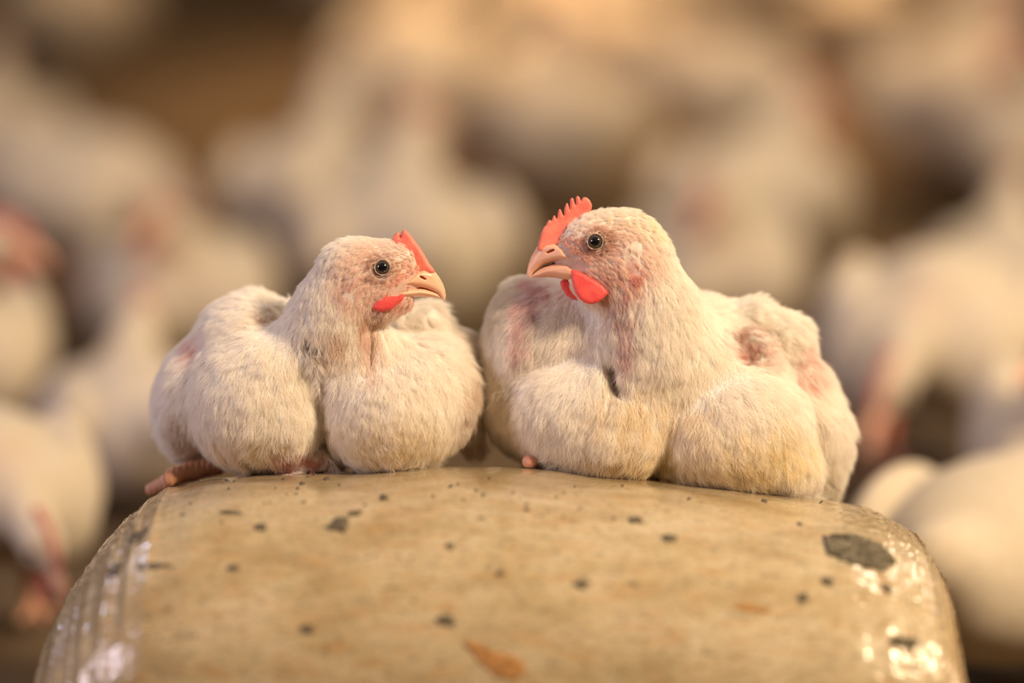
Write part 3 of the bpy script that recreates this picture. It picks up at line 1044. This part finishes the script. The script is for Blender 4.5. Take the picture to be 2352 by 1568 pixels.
    ln = [(v(940, 640, -5), (2.0, 0.20, 0.3, 0.03), 14), (v(880, 622, -5), (2.2, 0.13, 0.3, 0.03), 17), (v(870, 695, -5), (3.0, 0.20, 0.25, 0.04), 13),
          (v(800, 590, 0), (7, 0.18, 0.3, 0.03), 16), (v(740, 680, 0), (9, 0.22, 0.35, 0.05), 18), (v(850, 790, -5), (9, 0.3, 0.3, 0.07), 16),
          (v(760, 800, 0), (10, 0.26, 0.4, 0.06), 22), (v(600, 900, 0), (14, 0.12, 0.5, 0.04), 40), (v(900, 930, 0), (14, 0.12, 0.5, 0.04), 40),
          (v(430, 950, 40), (14, 0.24, 0.5, 0.06), 30), (v(600, 730, 40), (10, 0.14, 0.4, 0.05), 25), (v(1060, 900, 40), (14, 0.24, 0.5, 0.06), 30),
          (v(600, 1080, 0), (9, 0.4, 0.4, 0.10), 22), (v(900, 1080, 0), (9, 0.4, 0.4, 0.10), 22)]

    def dens(c, n):
        d = dens_std(c, n)
        d = d * (1 - 0.97 * (np.linalg.norm(c - (E + ax * 2), axis=1) < 6.1))
        d = d * (1 - 0.97 * (np.linalg.norm(c - (E + np.array([0, 29, 0])), axis=1) < 7.4))
        head = np.exp(-((c - v(870, 640, 5)) ** 2).sum(1) / (2 * 22 ** 2))
        snout = np.exp(-((c - v(976, 640, HY)) ** 2).sum(1) / (2 * 5 ** 2))
        bare = np.exp(-(((c - v(690, 1060, 0)) / np.array([18, 40, 8])) ** 2).sum(1))
        lobe = (((c - v(805, 648, HY - 13)) / np.array([5.5, 8, 10])) ** 2).sum(1) < 1
        bk = np.minimum(poly2(c[:, 0], c[:, 2], np.array(up)), poly2(c[:, 0], c[:, 2], np.array(lo_))) < 0.2
        return d * (1 + 2.6 * head) * (1 - 0.98 * snout) * (1 - 0.93 * bare) * (1 - 0.85 * lobe) * (1 - 0.98 * bk)
    s, zx, zy = 4.612, 640, 480
    cp = [(1205, 330), (1213, 295), (1235, 265), (1262, 240), (1284, 262), (1290, 300), (1300, 250), (1328, 213), (1370, 245), (1410, 290), (1450, 345), (1500, 410),
          (1560, 510), (1600, 580), (1640, 630), (1660, 665), (1620, 700), (1500, 700), (1380, 600), (1300, 480), (1220, 400)]
    cp = zc(zx, zy, s, cp, HY)
    part('comb', inflated(cp, HY - 1.5, lambda X, Z: 3.4 + 0 * X, 2.2, 0.4), M_COMB, root)
    up = [(1650, 655), (1700, 718), (1742, 790), (1766, 860), (1773, 920), (1762, 978), (1748, 972), (1725, 940), (1690, 897), (1640, 872), (1560, 843), (1500, 834), (1400, 832), (1320, 840),
          (1260, 862), (1180, 885), (1185, 850), (1260, 800), (1360, 740), (1450, 660), (1540, 630)]
    up = zc(zx, zy, s, up, HY)
    xt = v(1024, 0, HY)[0]
    nos = v(968, 636, HY - 5.6)
    part('upper_beak', inflated(up, HY, lambda X, Z: np.clip(1.0 + (xt - X) * 0.46, 0.8, 14.5), 3.8, 0.4,
                                cut=lambda P: ell(P + np.array([0, HY, 0]), nos, (3.2, 2.4, 0.75), rotm(0, 28, 0))), M_BEAK, root)
    lo_ = [(1200, 886), (1290, 862), (1330, 842), (1500, 836), (1560, 845), (1640, 873), (1690, 898), (1728, 945), (1700, 942), (1600, 930), (1500, 925), (1400, 940), (1340, 950), (1260, 940)]
    lo_ = zc(zx, zy, s, lo_, HY)
    part('lower_beak', inflated(lo_, HY, lambda X, Z: np.clip(0.8 + (xt - 2 - X) * 0.43, 0.6, 13.8), 3.2, 0.4), M_BEAK, root)
    w1 = [(985, 1052), (1010, 1000), (1060, 952), (1130, 922), (1200, 925), (1260, 925), (1310, 895), (1335, 915), (1312, 970), (1262, 1012), (1190, 1070), (1110, 1087), (1040, 1082)]
    w1 = zc(zx, zy, s, w1, -4)
    part('wattle', inflated(w1, -4.5, lambda X, Z: 2.6 + 0 * X, 2.6, 0.4), M_WATTLE, root)
    w2 = [(1250, 1000), (1300, 960), (1380, 950), (1440, 990), (1400, 1040), (1330, 1070), (1270, 1050)]
    w2 = zc(zx, zy, s, w2, 14)
    part('wattle', inflated([(a, b + 2) for a, b in w2], 14, lambda X, Z: 2.0 + 0 * X, 2.0, 0.45), M_WATTLE, root)
    eye_obj(to_world(E + np.array([0, 0.4, 0])), dirw(ax), 0.00455, root)
    eye_obj(to_world(v(878, 614, HY + 14.5)), dirw(-ax), 0.00455, root)

    def foot(P):
        d = path(P, [(v(500, 1068, 60), 6), (v(440, 1082, 50), 5.5), (v(398, 1094, 34), 5.0), (v(390, 1100, 26), 4.2)], 3)
        d = smin(d, path(P, [(v(440, 1085, 56), 5), (v(385, 1106, 58), 4.2), (v(345, 1124, 62), 3.6)], 3), 2)
        return smax(d + 0.2 * np.sin(P[..., 0] * 1.9), -(above_bag(P) - 0.5), 0.8)
    V2, F2 = mesh_sdf(foot, v(325, 1150, 20) - 2, v(520, 1040, 75) + 2, 0.7)
    part('foot', (V2, F2), M_TOE, root, 'brownish orange foot with two toes')
    make_strands('plumage', V, F, root, 14000, g, ln, color, dens, 31)
    return root


hen_r = hen_right()
hen_l = hen_left()


# ------------------------------------------------------------------ crumbs of litter on the bag
def dirt_mat(name, c1, c2, sc=300):
    m, nt, bs, new, link = new_mat(name)
    tc = new('ShaderNodeTexCoord').outputs['Object']
    n = noise(nt, sc, 5, 0.7, tc)
    r = ramp(nt, n.outputs[0], [(0.35, c1), (0.65, c2)])
    link(r.outputs[0], bs.inputs['Base Color'])
    bs.inputs['Roughness'].default_value = 0.85
    bump(nt, bs, n.outputs[0], 0.8, 0.001)
    return m


M_DIRT = dirt_mat('dark_litter', (0.045, 0.037, 0.022), (0.16, 0.13, 0.085))
M_BARK = dirt_mat('mottled_bark', (0.014, 0.011, 0.006), (0.26, 0.22, 0.15), 520)
M_RUST = dirt_mat('rusty_litter', (0.30, 0.13, 0.035), (0.45, 0.24, 0.08))


def clod(name, outline_px, thick, mat, rough=0.25, seed=0, label=None, cat='crumb', group=None, n=22):
    """a lump lying on the bag: outline in photo pixels projected onto the bag's surface, given its own thickness"""
    r = np.random.default_rng(seed)
    cx = sum(p[0] for p in outline_px) / len(outline_px); cy = sum(p[1] for p in outline_px) / len(outline_px)
    c, nrm = ray(cx, cy)
    if c is None:
        return None
    dense = []
    for i, p in enumerate(outline_px):
        q = outline_px[(i + 1) % len(outline_px)]
        e = math.hypot(q[0] - p[0], q[1] - p[1])
        m_ = max(1, int(e / 5))
        for t in range(m_):
            a = t / m_
            jx = 0 if t == 0 else r.normal() * min(1.6, e * 0.08)
            dense.append((p[0] + (q[0] - p[0]) * a + jx, p[1] + (q[1] - p[1]) * a + jx * r.normal()))
    outline_px = dense
    ring = []
    for p in outline_px:
        h, _ = ray(*p)
        if h is None:
            h = c
        ring.append(h)
    up = nrm
    V = []; F = []
    k = len(ring)
    levels = [(1.0, -0.0006), (1.02, 0.25 * thick), (0.93, 0.7 * thick), (0.68, thick), (0.36, 1.05 * thick)]
    for li, (sc, hgt) in enumerate(levels):
        for i, q in enumerate(ring):
            j = 1 + r.normal() * rough * 0.12
            e = c + (q - c) * sc * j
            if li == 0:
                e = c + (q - c) * sc
            V.append(e + up * (hgt * (1 + (r.normal() * rough if li > 1 else 0))))
    V.append(c + up * thick * 1.05)
    V.append(c - up * 0.0006)
    for li in range(len(levels) - 1):
        for i in range(k):
            a, b = li * k + i, li * k + (i + 1) % k
            F.append((a, b, b + k, a + k))
    T = (len(levels) - 1) * k
    for i in range(k):
        F.append((T + i, T + (i + 1) % k, len(V) - 2))
        F.append(((i + 1) % k, i, len(V) - 1))
    me = bpy.data.meshes.new(name)
    org = Vector(c)
    me.from_pydata([tuple(p - org) for p in V], [], F)
    me.polygons.foreach_set('use_smooth', [True] * len(me.polygons))
    me.materials.append(mat)
    o = bpy.data.objects.new(name, me)
    o.location = org
    COL.objects.link(o)
    tag(o, label, cat, group)
    return o


def blob(cx, cy, rx, ry, ang=0, seed=0, k=14, jag=0.22):
    r = np.random.default_rng(seed)
    out = []
    for i in range(k):
        a = 2 * math.pi * i / k
        j = 1 + r.normal() * jag
        x, y = rx * math.cos(a) * j, ry * math.sin(a) * j
        ca, sa = math.cos(math.radians(ang)), math.sin(math.radians(ang))
        out.append((cx + x * ca - y * sa, cy + x * sa + y * ca))
    return out


big = [(1893, 1240), (1905, 1232), (1935, 1238), (1942, 1230), (1975, 1234), (1990, 1246), (2010, 1244), (2020, 1255), (2035, 1262), (2057, 1283), (2050, 1296), (2040, 1305), (2028, 1313), (2000, 1306), (1975, 1300), (1950, 1294), (1930, 1284), (1905, 1270), (1897, 1258)]
clod('bark_chip', big, 0.0026, M_BARK, 0.45, 3, 'large dark ragged flake of bark stuck near the right shoulder of the bag', 'bark flake')
CR = [
    ((780, 1206, 28, 17, -10), 'dark_crumb', 'thick dark crumb in front of the left chicken, roundest dark spot left of centre'),
    ((598, 1211, 16, 8, 10), 'dark_crumb', 'small dark crumb directly left of the thick crumb before the left chicken'),
    ((815, 1180, 16, 5, -15), 'dark_crumb', 'thin dark sliver just above the thick crumb before the left chicken'),
    ((882, 1144, 10, 6, 0), 'dark_crumb', 'small round crumb close under the left chicken, right of its bare skin patch'),
    ((318, 1232, 26, 10, -38), 'dirt_smear', 'dark smear of dirt on the glossy left shoulder of the bag, upper of two'),
    ((262, 1308, 24, 12, -38), 'dirt_smear', 'dark smear of dirt on the left edge of the bag, lower of two'),
    ((350, 1300, 38, 7, -5), 'dirt_smear', 'long low streak of dirt beside the lower smear on the left of the bag'),
    ((535, 1306, 15, 8, 5), 'dark_crumb', 'reddish brown crumb on the left half of the bag, below the small dark crumb'),
    ((530, 1177, 24, 4, 0), 'dirt_smear', 'thin flat dark line below the left chicken, over the left shoulder of the bag'),
    ((1457, 1196, 17, 6, 3), 'dark_crumb', 'flat dark crumb right below the cleft in the right chicken breast, upper of two'),
    ((1538, 1236, 17, 9, 5), 'dark_crumb', 'pointed dark crumb below and right of the flat one, lower of two'),
    ((1334, 1342, 16, 10, 0), 'dark_crumb', 'blurred round dark crumb near the middle of the bag front'),
    ((1845, 1373, 13, 11, 0), 'dark_crumb', 'round crumb lower left of the bark flake'),
    ((1902, 1337, 13, 9, 20), 'dark_crumb', 'crumb directly below the bark flake'),
    ((2038, 1352, 14, 7, 30), 'dark_crumb', 'tilted crumb below the right tip of the bark flake'),
    ((2082, 1476, 38, 11, 5), 'dirt_smear', 'wide dark smear low on the glossy right end of the bag'),
    ((1026, 1423, 20, 12, 0), 'dark_crumb', 'soft grey crumb on the lower middle of the bag'),
    ((1033, 1254, 10, 6, 0), 'dark_crumb', 'faint crumb on the middle of the bag between the two chickens'),
    ((1150, 1317, 12, 7, 0), 'dark_crumb', 'faint crumb just left of the blurred round one in the middle'),
    ((705, 1445, 14, 10, 0), 'dark_crumb', 'faint brown crumb on the lower left front of the bag'),
]
for i, ((x, y, rx, ry, ang), nm, lab) in enumerate(CR):
    clod(nm, blob(x, y, rx, ry, ang, 40 + i), 0.0008 if nm == 'dirt_smear' else 0.0013, M_DIRT, 0.3, i, lab, 'crumb' if nm == 'dark_crumb' else 'smear')
clod('straw_piece', blob(1722, 1397, 44, 8, 9, 91), 0.0006, M_RUST, 0.2, 8, 'orange brown sliver of straw lying on the right half of the bag', 'straw')
clod('dirt_smear', [(1060, 1475), (1090, 1472), (1120, 1492), (1160, 1500), (1200, 1515), (1205, 1545), (1180, 1562), (1140, 1555), (1110, 1530), (1085, 1500)], 0.0007, M_RUST, 0.3, 9, 'rust brown smear at the bottom middle edge of the bag', 'smear')
# many tiny crumbs under the birds
rr = random.Random(4)
for i in range(46):
    x = rr.uniform(380, 1950); y = rr.uniform(1090, 1190) + (x - 1176 > 0) * (x - 1176) * 0.085
    if x < 600:
        y += (600 - x) * 0.15
    rad = rr.choice((1.6, 2.2, 3.0, 4.6))
    clod('litter_speck', blob(x, y, rad * 1.5, rad * 0.8, rr.uniform(-25, 15), 200 + i, 7), 0.0006, M_DIRT, 0.3, i,
         'tiny dark fleck of litter on the bag in front of the chickens', 'litter fleck', 'litter flecks on the bag')


# ================================================================== FLOOR
def make_floor():
    n = 160
    X, Y = np.meshgrid(np.linspace(-9, 9, n), np.linspace(-3, 15, n), indexing='ij')
    Z = -0.012 + 0.006 * sines(np.stack([X, Y, 0 * X], -1), 9, 5)
    V = np.stack([X, Y, Z], -1).reshape(-1, 3)
    I = np.arange(n * n).reshape(n, n)
    F = np.stack([I[:-1, :-1], I[1:, :-1], I[1:, 1:], I[:-1, 1:]], -1).reshape(-1, 4)
    m, nt, bs, new, link = new_mat('dark_litter_floor')
    tc = new('ShaderNodeTexCoord').outputs['Object']
    a = noise(nt, 6, 6, 0.7, tc); b = noise(nt, 60, 4, 0.7, tc)
    r = ramp(nt, a.outputs[0], [(0.3, (0.052, 0.031, 0.012)), (0.7, (0.13, 0.08, 0.035))])
    link(r.outputs[0], bs.inputs['Base Color'])
    bs.inputs['Roughness'].default_value = 0.95
    bump(nt, bs, b.outputs[0], 0.8, 0.01)
    o = make_mesh('floor', V, F, m)
    tag(o, 'dark brown trodden litter covering the barn floor', 'floor', None, 'structure')


make_floor()


def make_wall(name, cx, cy, sx, sy):
    h = 2.6
    m, nt, bs, new, link = new_mat('barn_boarding')
    tc = new('ShaderNodeTexCoord').outputs['Object']
    n = noise(nt, 3, 5, 0.6, tc)
    link(ramp(nt, n.outputs[0], [(0.3, (0.20, 0.14, 0.08)), (0.7, (0.34, 0.25, 0.16))]).outputs[0], bs.inputs['Base Color'])
    bs.inputs['Roughness'].default_value = 0.9
    V = [(cx + a * sx / 2, cy + b * sy / 2, z) for z in (-0.02, h) for a, b in ((-1, -1), (1, -1), (1, 1), (-1, 1))]
    F = [(3, 2, 1, 0), (4, 5, 6, 7), (0, 1, 5, 4), (1, 2, 6, 5), (2, 3, 7, 6), (3, 0, 4, 7)]
    o = make_mesh(name, np.array(V), np.array(F), m, smooth=False)
    tag(o, 'plain boarded barn wall', None, None, 'structure')


make_wall('wall_back', 0, 15.1, 18.4, 0.2)
make_wall('wall_front', 0, -3.1, 18.4, 0.2)
make_wall('wall_left', -9.1, 6, 0.2, 18.2)
make_wall('wall_right', 9.1, 6, 0.2, 18.2)


# ================================================================== FLOCK BEHIND
def flock_proto(pose, seed):
    """origin on the floor; looks towards -Y; millimetres"""
    up = {'up': 0, 'side': 0, 'low': 1, 'sit': 0}[pose]
    zb = 118 if pose != 'sit' else 84
    if pose == 'side':
        head = np.array([52, -96, zb + 118.0]); fwd = np.array([0.96, -0.25, -0.08])
    elif pose == 'low':
        head = np.array([20, -150, zb - 18.0]); fwd = np.array([0.2, -0.8, -0.55])
    elif pose == 'sit':
        head = np.array([-30, -92, zb + 92.0]); fwd = np.array([-0.6, -0.8, -0.05])
    else:
        head = np.array([0, -104, zb + 112.0]); fwd = np.array([0.25, -0.95, -0.12])
    fwd = fwd / np.linalg.norm(fwd)
    sd = np.cross(fwd, (0, 0, 1)); sd /= np.linalg.norm(sd)

    def f(P):
        d = ell(P, (0, 20, zb), (88, 125, 72))
        d = smin(d, ell(P, (-42, -52, zb - 6), (52, 58, 60)), 14)
        d = smin(d, ell(P, (42, -52, zb - 6), (52, 58, 60)), 7)
        d = smin(d, ell(P, (-86, 20, zb + 12), (22, 82, 48), rotm(8, 8, 0)), 8)
        d = smin(d, ell(P, (86, 20, zb + 12), (22, 82, 48), rotm(8, -8, 0)), 8)
        d = smin(d, ell(P, (0, 130, zb + 22), (34, 40, 30), rotm(25, 0, 0)), 20)
        d = smin(d, path(P, [((0, -52, zb + 34), 42), (((head + np.array([0, -45, zb + 40])) / 2) + np.array([0, 4, 4]), 25), (head - fwd * 8, 19)], 16), 18)
        d = smin(d, ell(P, head, (19, 19, 20)), 8)
        d = smin(d, path(P, [(head, 15), (head + fwd * 30, 6)]), 8)
        return d + 1.8 * sines(P, 0.05, seed)
    V, F = mesh_sdf(f, (-125, -200, 2), (125, 195, zb + 165), 5.0, 6)
    V = relax(V, F, 2, 0.5)
    C = paint(V, CREAM, [(head + fwd * 10, 24, FACE, 0.8), (np.array([0, -80, zb - 45]), (70, 60, 30), YEL, 0.45),
                         (np.array([0, -75, zb + 45]), (34, 50, 30), PINK, 0.25), (np.array([88, 30, zb + 30]), (30, 34, 20), PINK, 0.35),
                         (np.array([-88, 40, zb + 20]), (30, 34, 20), PINK, 0.35)])
    root = bpy.data.objects.new('chicken', None)
    root.empty_display_size = 0.05
    COL.objects.link(root)
    make_mesh('body', V / 1000, F, M_BODY, root, C * 0.62 * np.array([1, 0.91, 0.77]))

    def blade(pts, wdt, mat, nm, off=np.zeros(3)):
        Vp, Fp = inflated(pts, 0, lambda X, Z: wdt + 0 * X, 2.5, 1.0)
        W = head + off + Vp[:, [0]] * fwd + Vp[:, [1]] * sd + Vp[:, [2]] * np.array([0, 0, 1.0])
        return make_mesh(nm, W / 1000, Fp, mat, root)
    blade([(38, -2), (36, 10), (30, 20), (24, 24), (19, 32), (14, 26), (10, 34), (5, 28), (0, 35), (-6, 27), (-12, 30), (-16, 20), (-10, 10), (10, 0), (28, -8)], 3.5, M_COMB_FAR, 'comb')
    blade([(24, 8), (40, 2), (50, -9), (52, -16), (44, -14), (30, -12), (20, -10)], 5, M_BEAK, 'beak')
    for sg in (-1, 1):
        blade([(24, -10), (28, -22), (24, -34), (14, -38), (6, -30), (6, -16)], 3, M_COMB_FAR, 'wattle', sd * 7 * sg)
        c = head + fwd * 10 + sd * 14.5 * sg + np.array([0, 0, 4.0])
        eye_obj(c / 1000, sd * sg, 0.0048, root)
        if pose != 'sit':
            def leg(P, sg=sg):
                d = path(P, [((38 * sg, -8, zb - 62), 12), ((40 * sg, -2, 34), 6.5), ((40 * sg, -6, 7), 6)], 4)
                for a in (-0.45, 0, 0.45):
                    d = smin(d, cone(P, (40 * sg, -6, 6), (40 * sg + 42 * math.sin(a), -6 - 42 * math.cos(a), 4), 5.5, 3.2), 3)
                return smin(d, cone(P, (40 * sg, -6, 7), (40 * sg, 18, 4), 5, 3), 3)
            Vl, Fl = mesh_sdf(leg, (40 * sg - 40, -60, -4), (40 * sg + 40, 30, zb - 40), 2.5, 6)
            make_mesh('leg', Vl / 1000, Fl, M_TOE, root)
    return root


PROTO = {k: flock_proto(k, i) for i, k in enumerate(('up', 'side', 'low', 'sit'))}
used = set()


def copy_tree(o, parent=None):
    c = o.copy()
    COL.objects.link(c)
    if parent:
        c.parent = parent
    for ch in list(o.children):
        copy_tree(ch, c)
    return c


def place(x, y, pose, rot, label, sc=1.0, mirror=False):
    if pose in used:
        o = copy_tree(PROTO[pose])
    else:
        o = PROTO[pose]; used.add(pose)
    o.location = (x, y, 0)
    o.rotation_euler = (0, 0, math.radians(rot))
    o.scale = (-sc if mirror else sc, sc, sc)
    tag(o, label, 'chicken', 'the blurred flock standing on the litter behind the bag')


FL = [
    # px, py of the body, pose, rot (0 faces the camera, 90 faces photo right), scale, mirror, label
    (165, 5, 'sit', 180, 1.0, 0, 'blurred dim chicken in the top left corner'),
    (290, 430, 'low', 50, 0.85, 0, 'blurred tan chicken below the wide dark gap at the upper left'),
    (625, 430, 'up', 170, 0.88, 0, 'blurred chicken whose back peaks into the dark gap above the left chicken'),
    (-30, 320, 'sit', 200, 0.9, 0, 'blurred pale chicken cut by the left edge, upper part of the picture'),
    (340, 520, 'sit', 10, 0.82, 2, 'blurred chicken with a pinkish face, above and left of the left chicken'),
    (50, 540, 'side', 10, 0.85, 2, 'blurred chicken at the left edge with only its dark red comb and wattle in view'),
    (880, 570, 'sit', 190, 1.05, 0, 'bright blurred chicken right behind the head of the left chicken'),
    (1030, 190, 'low', -10, 0.9, 0, 'blurred chicken above the gap between the two heads, with faint pink face'),
    (1240, 0, 'sit', 170, 1.0, 0, 'orange lit blurred chicken at the top middle of the picture'),
    (1430, 250, 'sit', 200, 0.95, 0, 'blurred chicken straight above the comb of the right chicken'),
    (1860, 250, 'low', 35, 0.9, 2, 'blurred chicken with pinkish head, below the small dark gap at the upper right'),
    (1560, -50, 'sit', 190, 1.0, 0, 'blurred chicken at the top edge, left of the small dark gap'),
    (1730, 450, 'sit', 160, 0.95, 0, 'brightest yellowish blurred chicken right of the red comb of the right chicken'),
    (1610, 470, 'sit', 10, 0.80, 2, 'blurred pinkish chicken immediately behind the neck of the right chicken'),
    (2130, 220, 'sit', 170, 1.15, 0, 'large blurred grey white chicken in the upper right'),
    (2300, 100, 'side', 10, 0.9, 3, 'blurred chicken with dark red comb cut by the right edge near the top'),
    (2330, 640, 'sit', 190, 0.82, 0, 'blurred grey white chicken half out of the right edge at mid height'),
    (2025, 905, 'low', -15, 0.95, 3, 'blurred chicken with bright red comb just right of the right chicken'),
    (2400, 960, 'sit', -10, 0.95, 0, 'blurred pale chicken with faint pink face at the right edge, beside the red combed one'),
    (2350, 1290, 'sit', 150, 0.95, 0, 'big blurred chicken close behind the right end of the bag'),
    (120, 1265, 'low', 20, 0.78, 2, 'blurred cream chicken with lowered reddish head, beside the left shoulder of the bag'),
    (280, 960, 'sit', 200, 0.75, 0, 'dim blurred chicken just behind the tail of the left chicken'),
    (820, -100, 'sit', 150, 1.0, 0, 'dim blurred chicken at the top edge, above the narrow dark column'),
    (1850, -60, 'sit', 150, 1.0, 0, 'dim blurred chicken at the top edge, right of the small dark gap'),
    (945, 100, 'sit', 190, 0.9, 0, 'blurred tan chicken right of the narrow dark column at the top'),
    (1200, 190, 'sit', 160, 0.85, 0, 'blurred tan chicken right below the orange lit one at the top middle'),
    (1370, 90, 'sit', 200, 0.9, 0, 'blurred tan chicken just right of the orange lit one at the top middle'),
    (1440, -60, 'sit', 170, 0.9, 0, 'blurred chicken at the very top edge, above the comb of the right chicken'),
    (1980, 20, 'sit', 170, 0.9, 0, 'dim blurred chicken at the top, between the dark gap and the large grey white one'),
    (2280, -40, 'sit', 190, 0.95, 0, 'dim blurred chicken at the top edge near the upper right corner'),
    (1090, -60, 'sit', 190, 0.9, 0, 'blurred orange tinted chicken at the very top edge, above the tan ones in the middle'),
]
spots_ = []
for (px, py, pose, rot, sc, mir, lab) in FL:
    if sc > 0:
        h = 0.12 if pose != 'sit' else 0.085
        off = np.zeros(2)
        if mir >= 2:                    # 2 and 3: px, py give the head instead of the body
            hx, hy, h = {'side': (0.075, -0.10, 0.245), 'low': (0.025, -0.165, 0.10), 'sit': (-0.045, -0.11, 0.18), 'up': (0, -0.12, 0.24)}[pose]
            hx = -hx if mir == 3 else hx
            ca, sa = math.cos(math.radians(rot)), math.sin(math.radians(rot))
            off = np.array([hx * ca - hy * sa, hx * sa + hy * ca]) * sc
        d = to_world(v(px, py, 0)) - np.array([0, 0, CAMZ])
        t = (h * sc - CAMZ) / d[2]
        spots_.append(np.array([d[0] * t, d[1] * t]) - off)
spots_ = np.array(spots_)
scs = np.array([e[4] for e in FL if e[4] > 0])
fix_ = np.array([e[5] >= 2 for e in FL if e[4] > 0])
low_ = [e[2] == 'low' for e in FL if e[4] > 0]
for it in range(300):                       # birds do not stand inside each other or inside the bag
    for i in range(len(spots_)):
        for j in range(i):
            dv = spots_[i] - spots_[j]
            # measured in a frame stretched along the view so that they settle in depth first
            dist = np.linalg.norm(dv)
            need = 0.127 * (scs[i] + scs[j]) + 0.03 * (low_[i] + low_[j])
            if dist < need:
                n_ = dv / (dist + 1e-6)
                a_ = 0.5 if fix_[i] == fix_[j] else (0.04 if fix_[i] else 0.96)
                spots_[i] += n_ * (need - dist) * a_; spots_[j] -= n_ * (need - dist) * (1 - a_)
        spots_[i, 1] = max(spots_[i, 1], 2.32 + 0.15 * scs[i])
for (x, y), (px, py, pose, rot, sc, mir, lab) in zip(spots_, [e for e in FL if e[4] > 0]):
    place(x, y, pose, rot, lab, sc, mir % 2 == 1)
for k, o in PROTO.items():
    if k not in used:
        for ch in list(o.children):
            bpy.data.objects.remove(ch)
        bpy.data.objects.remove(o)
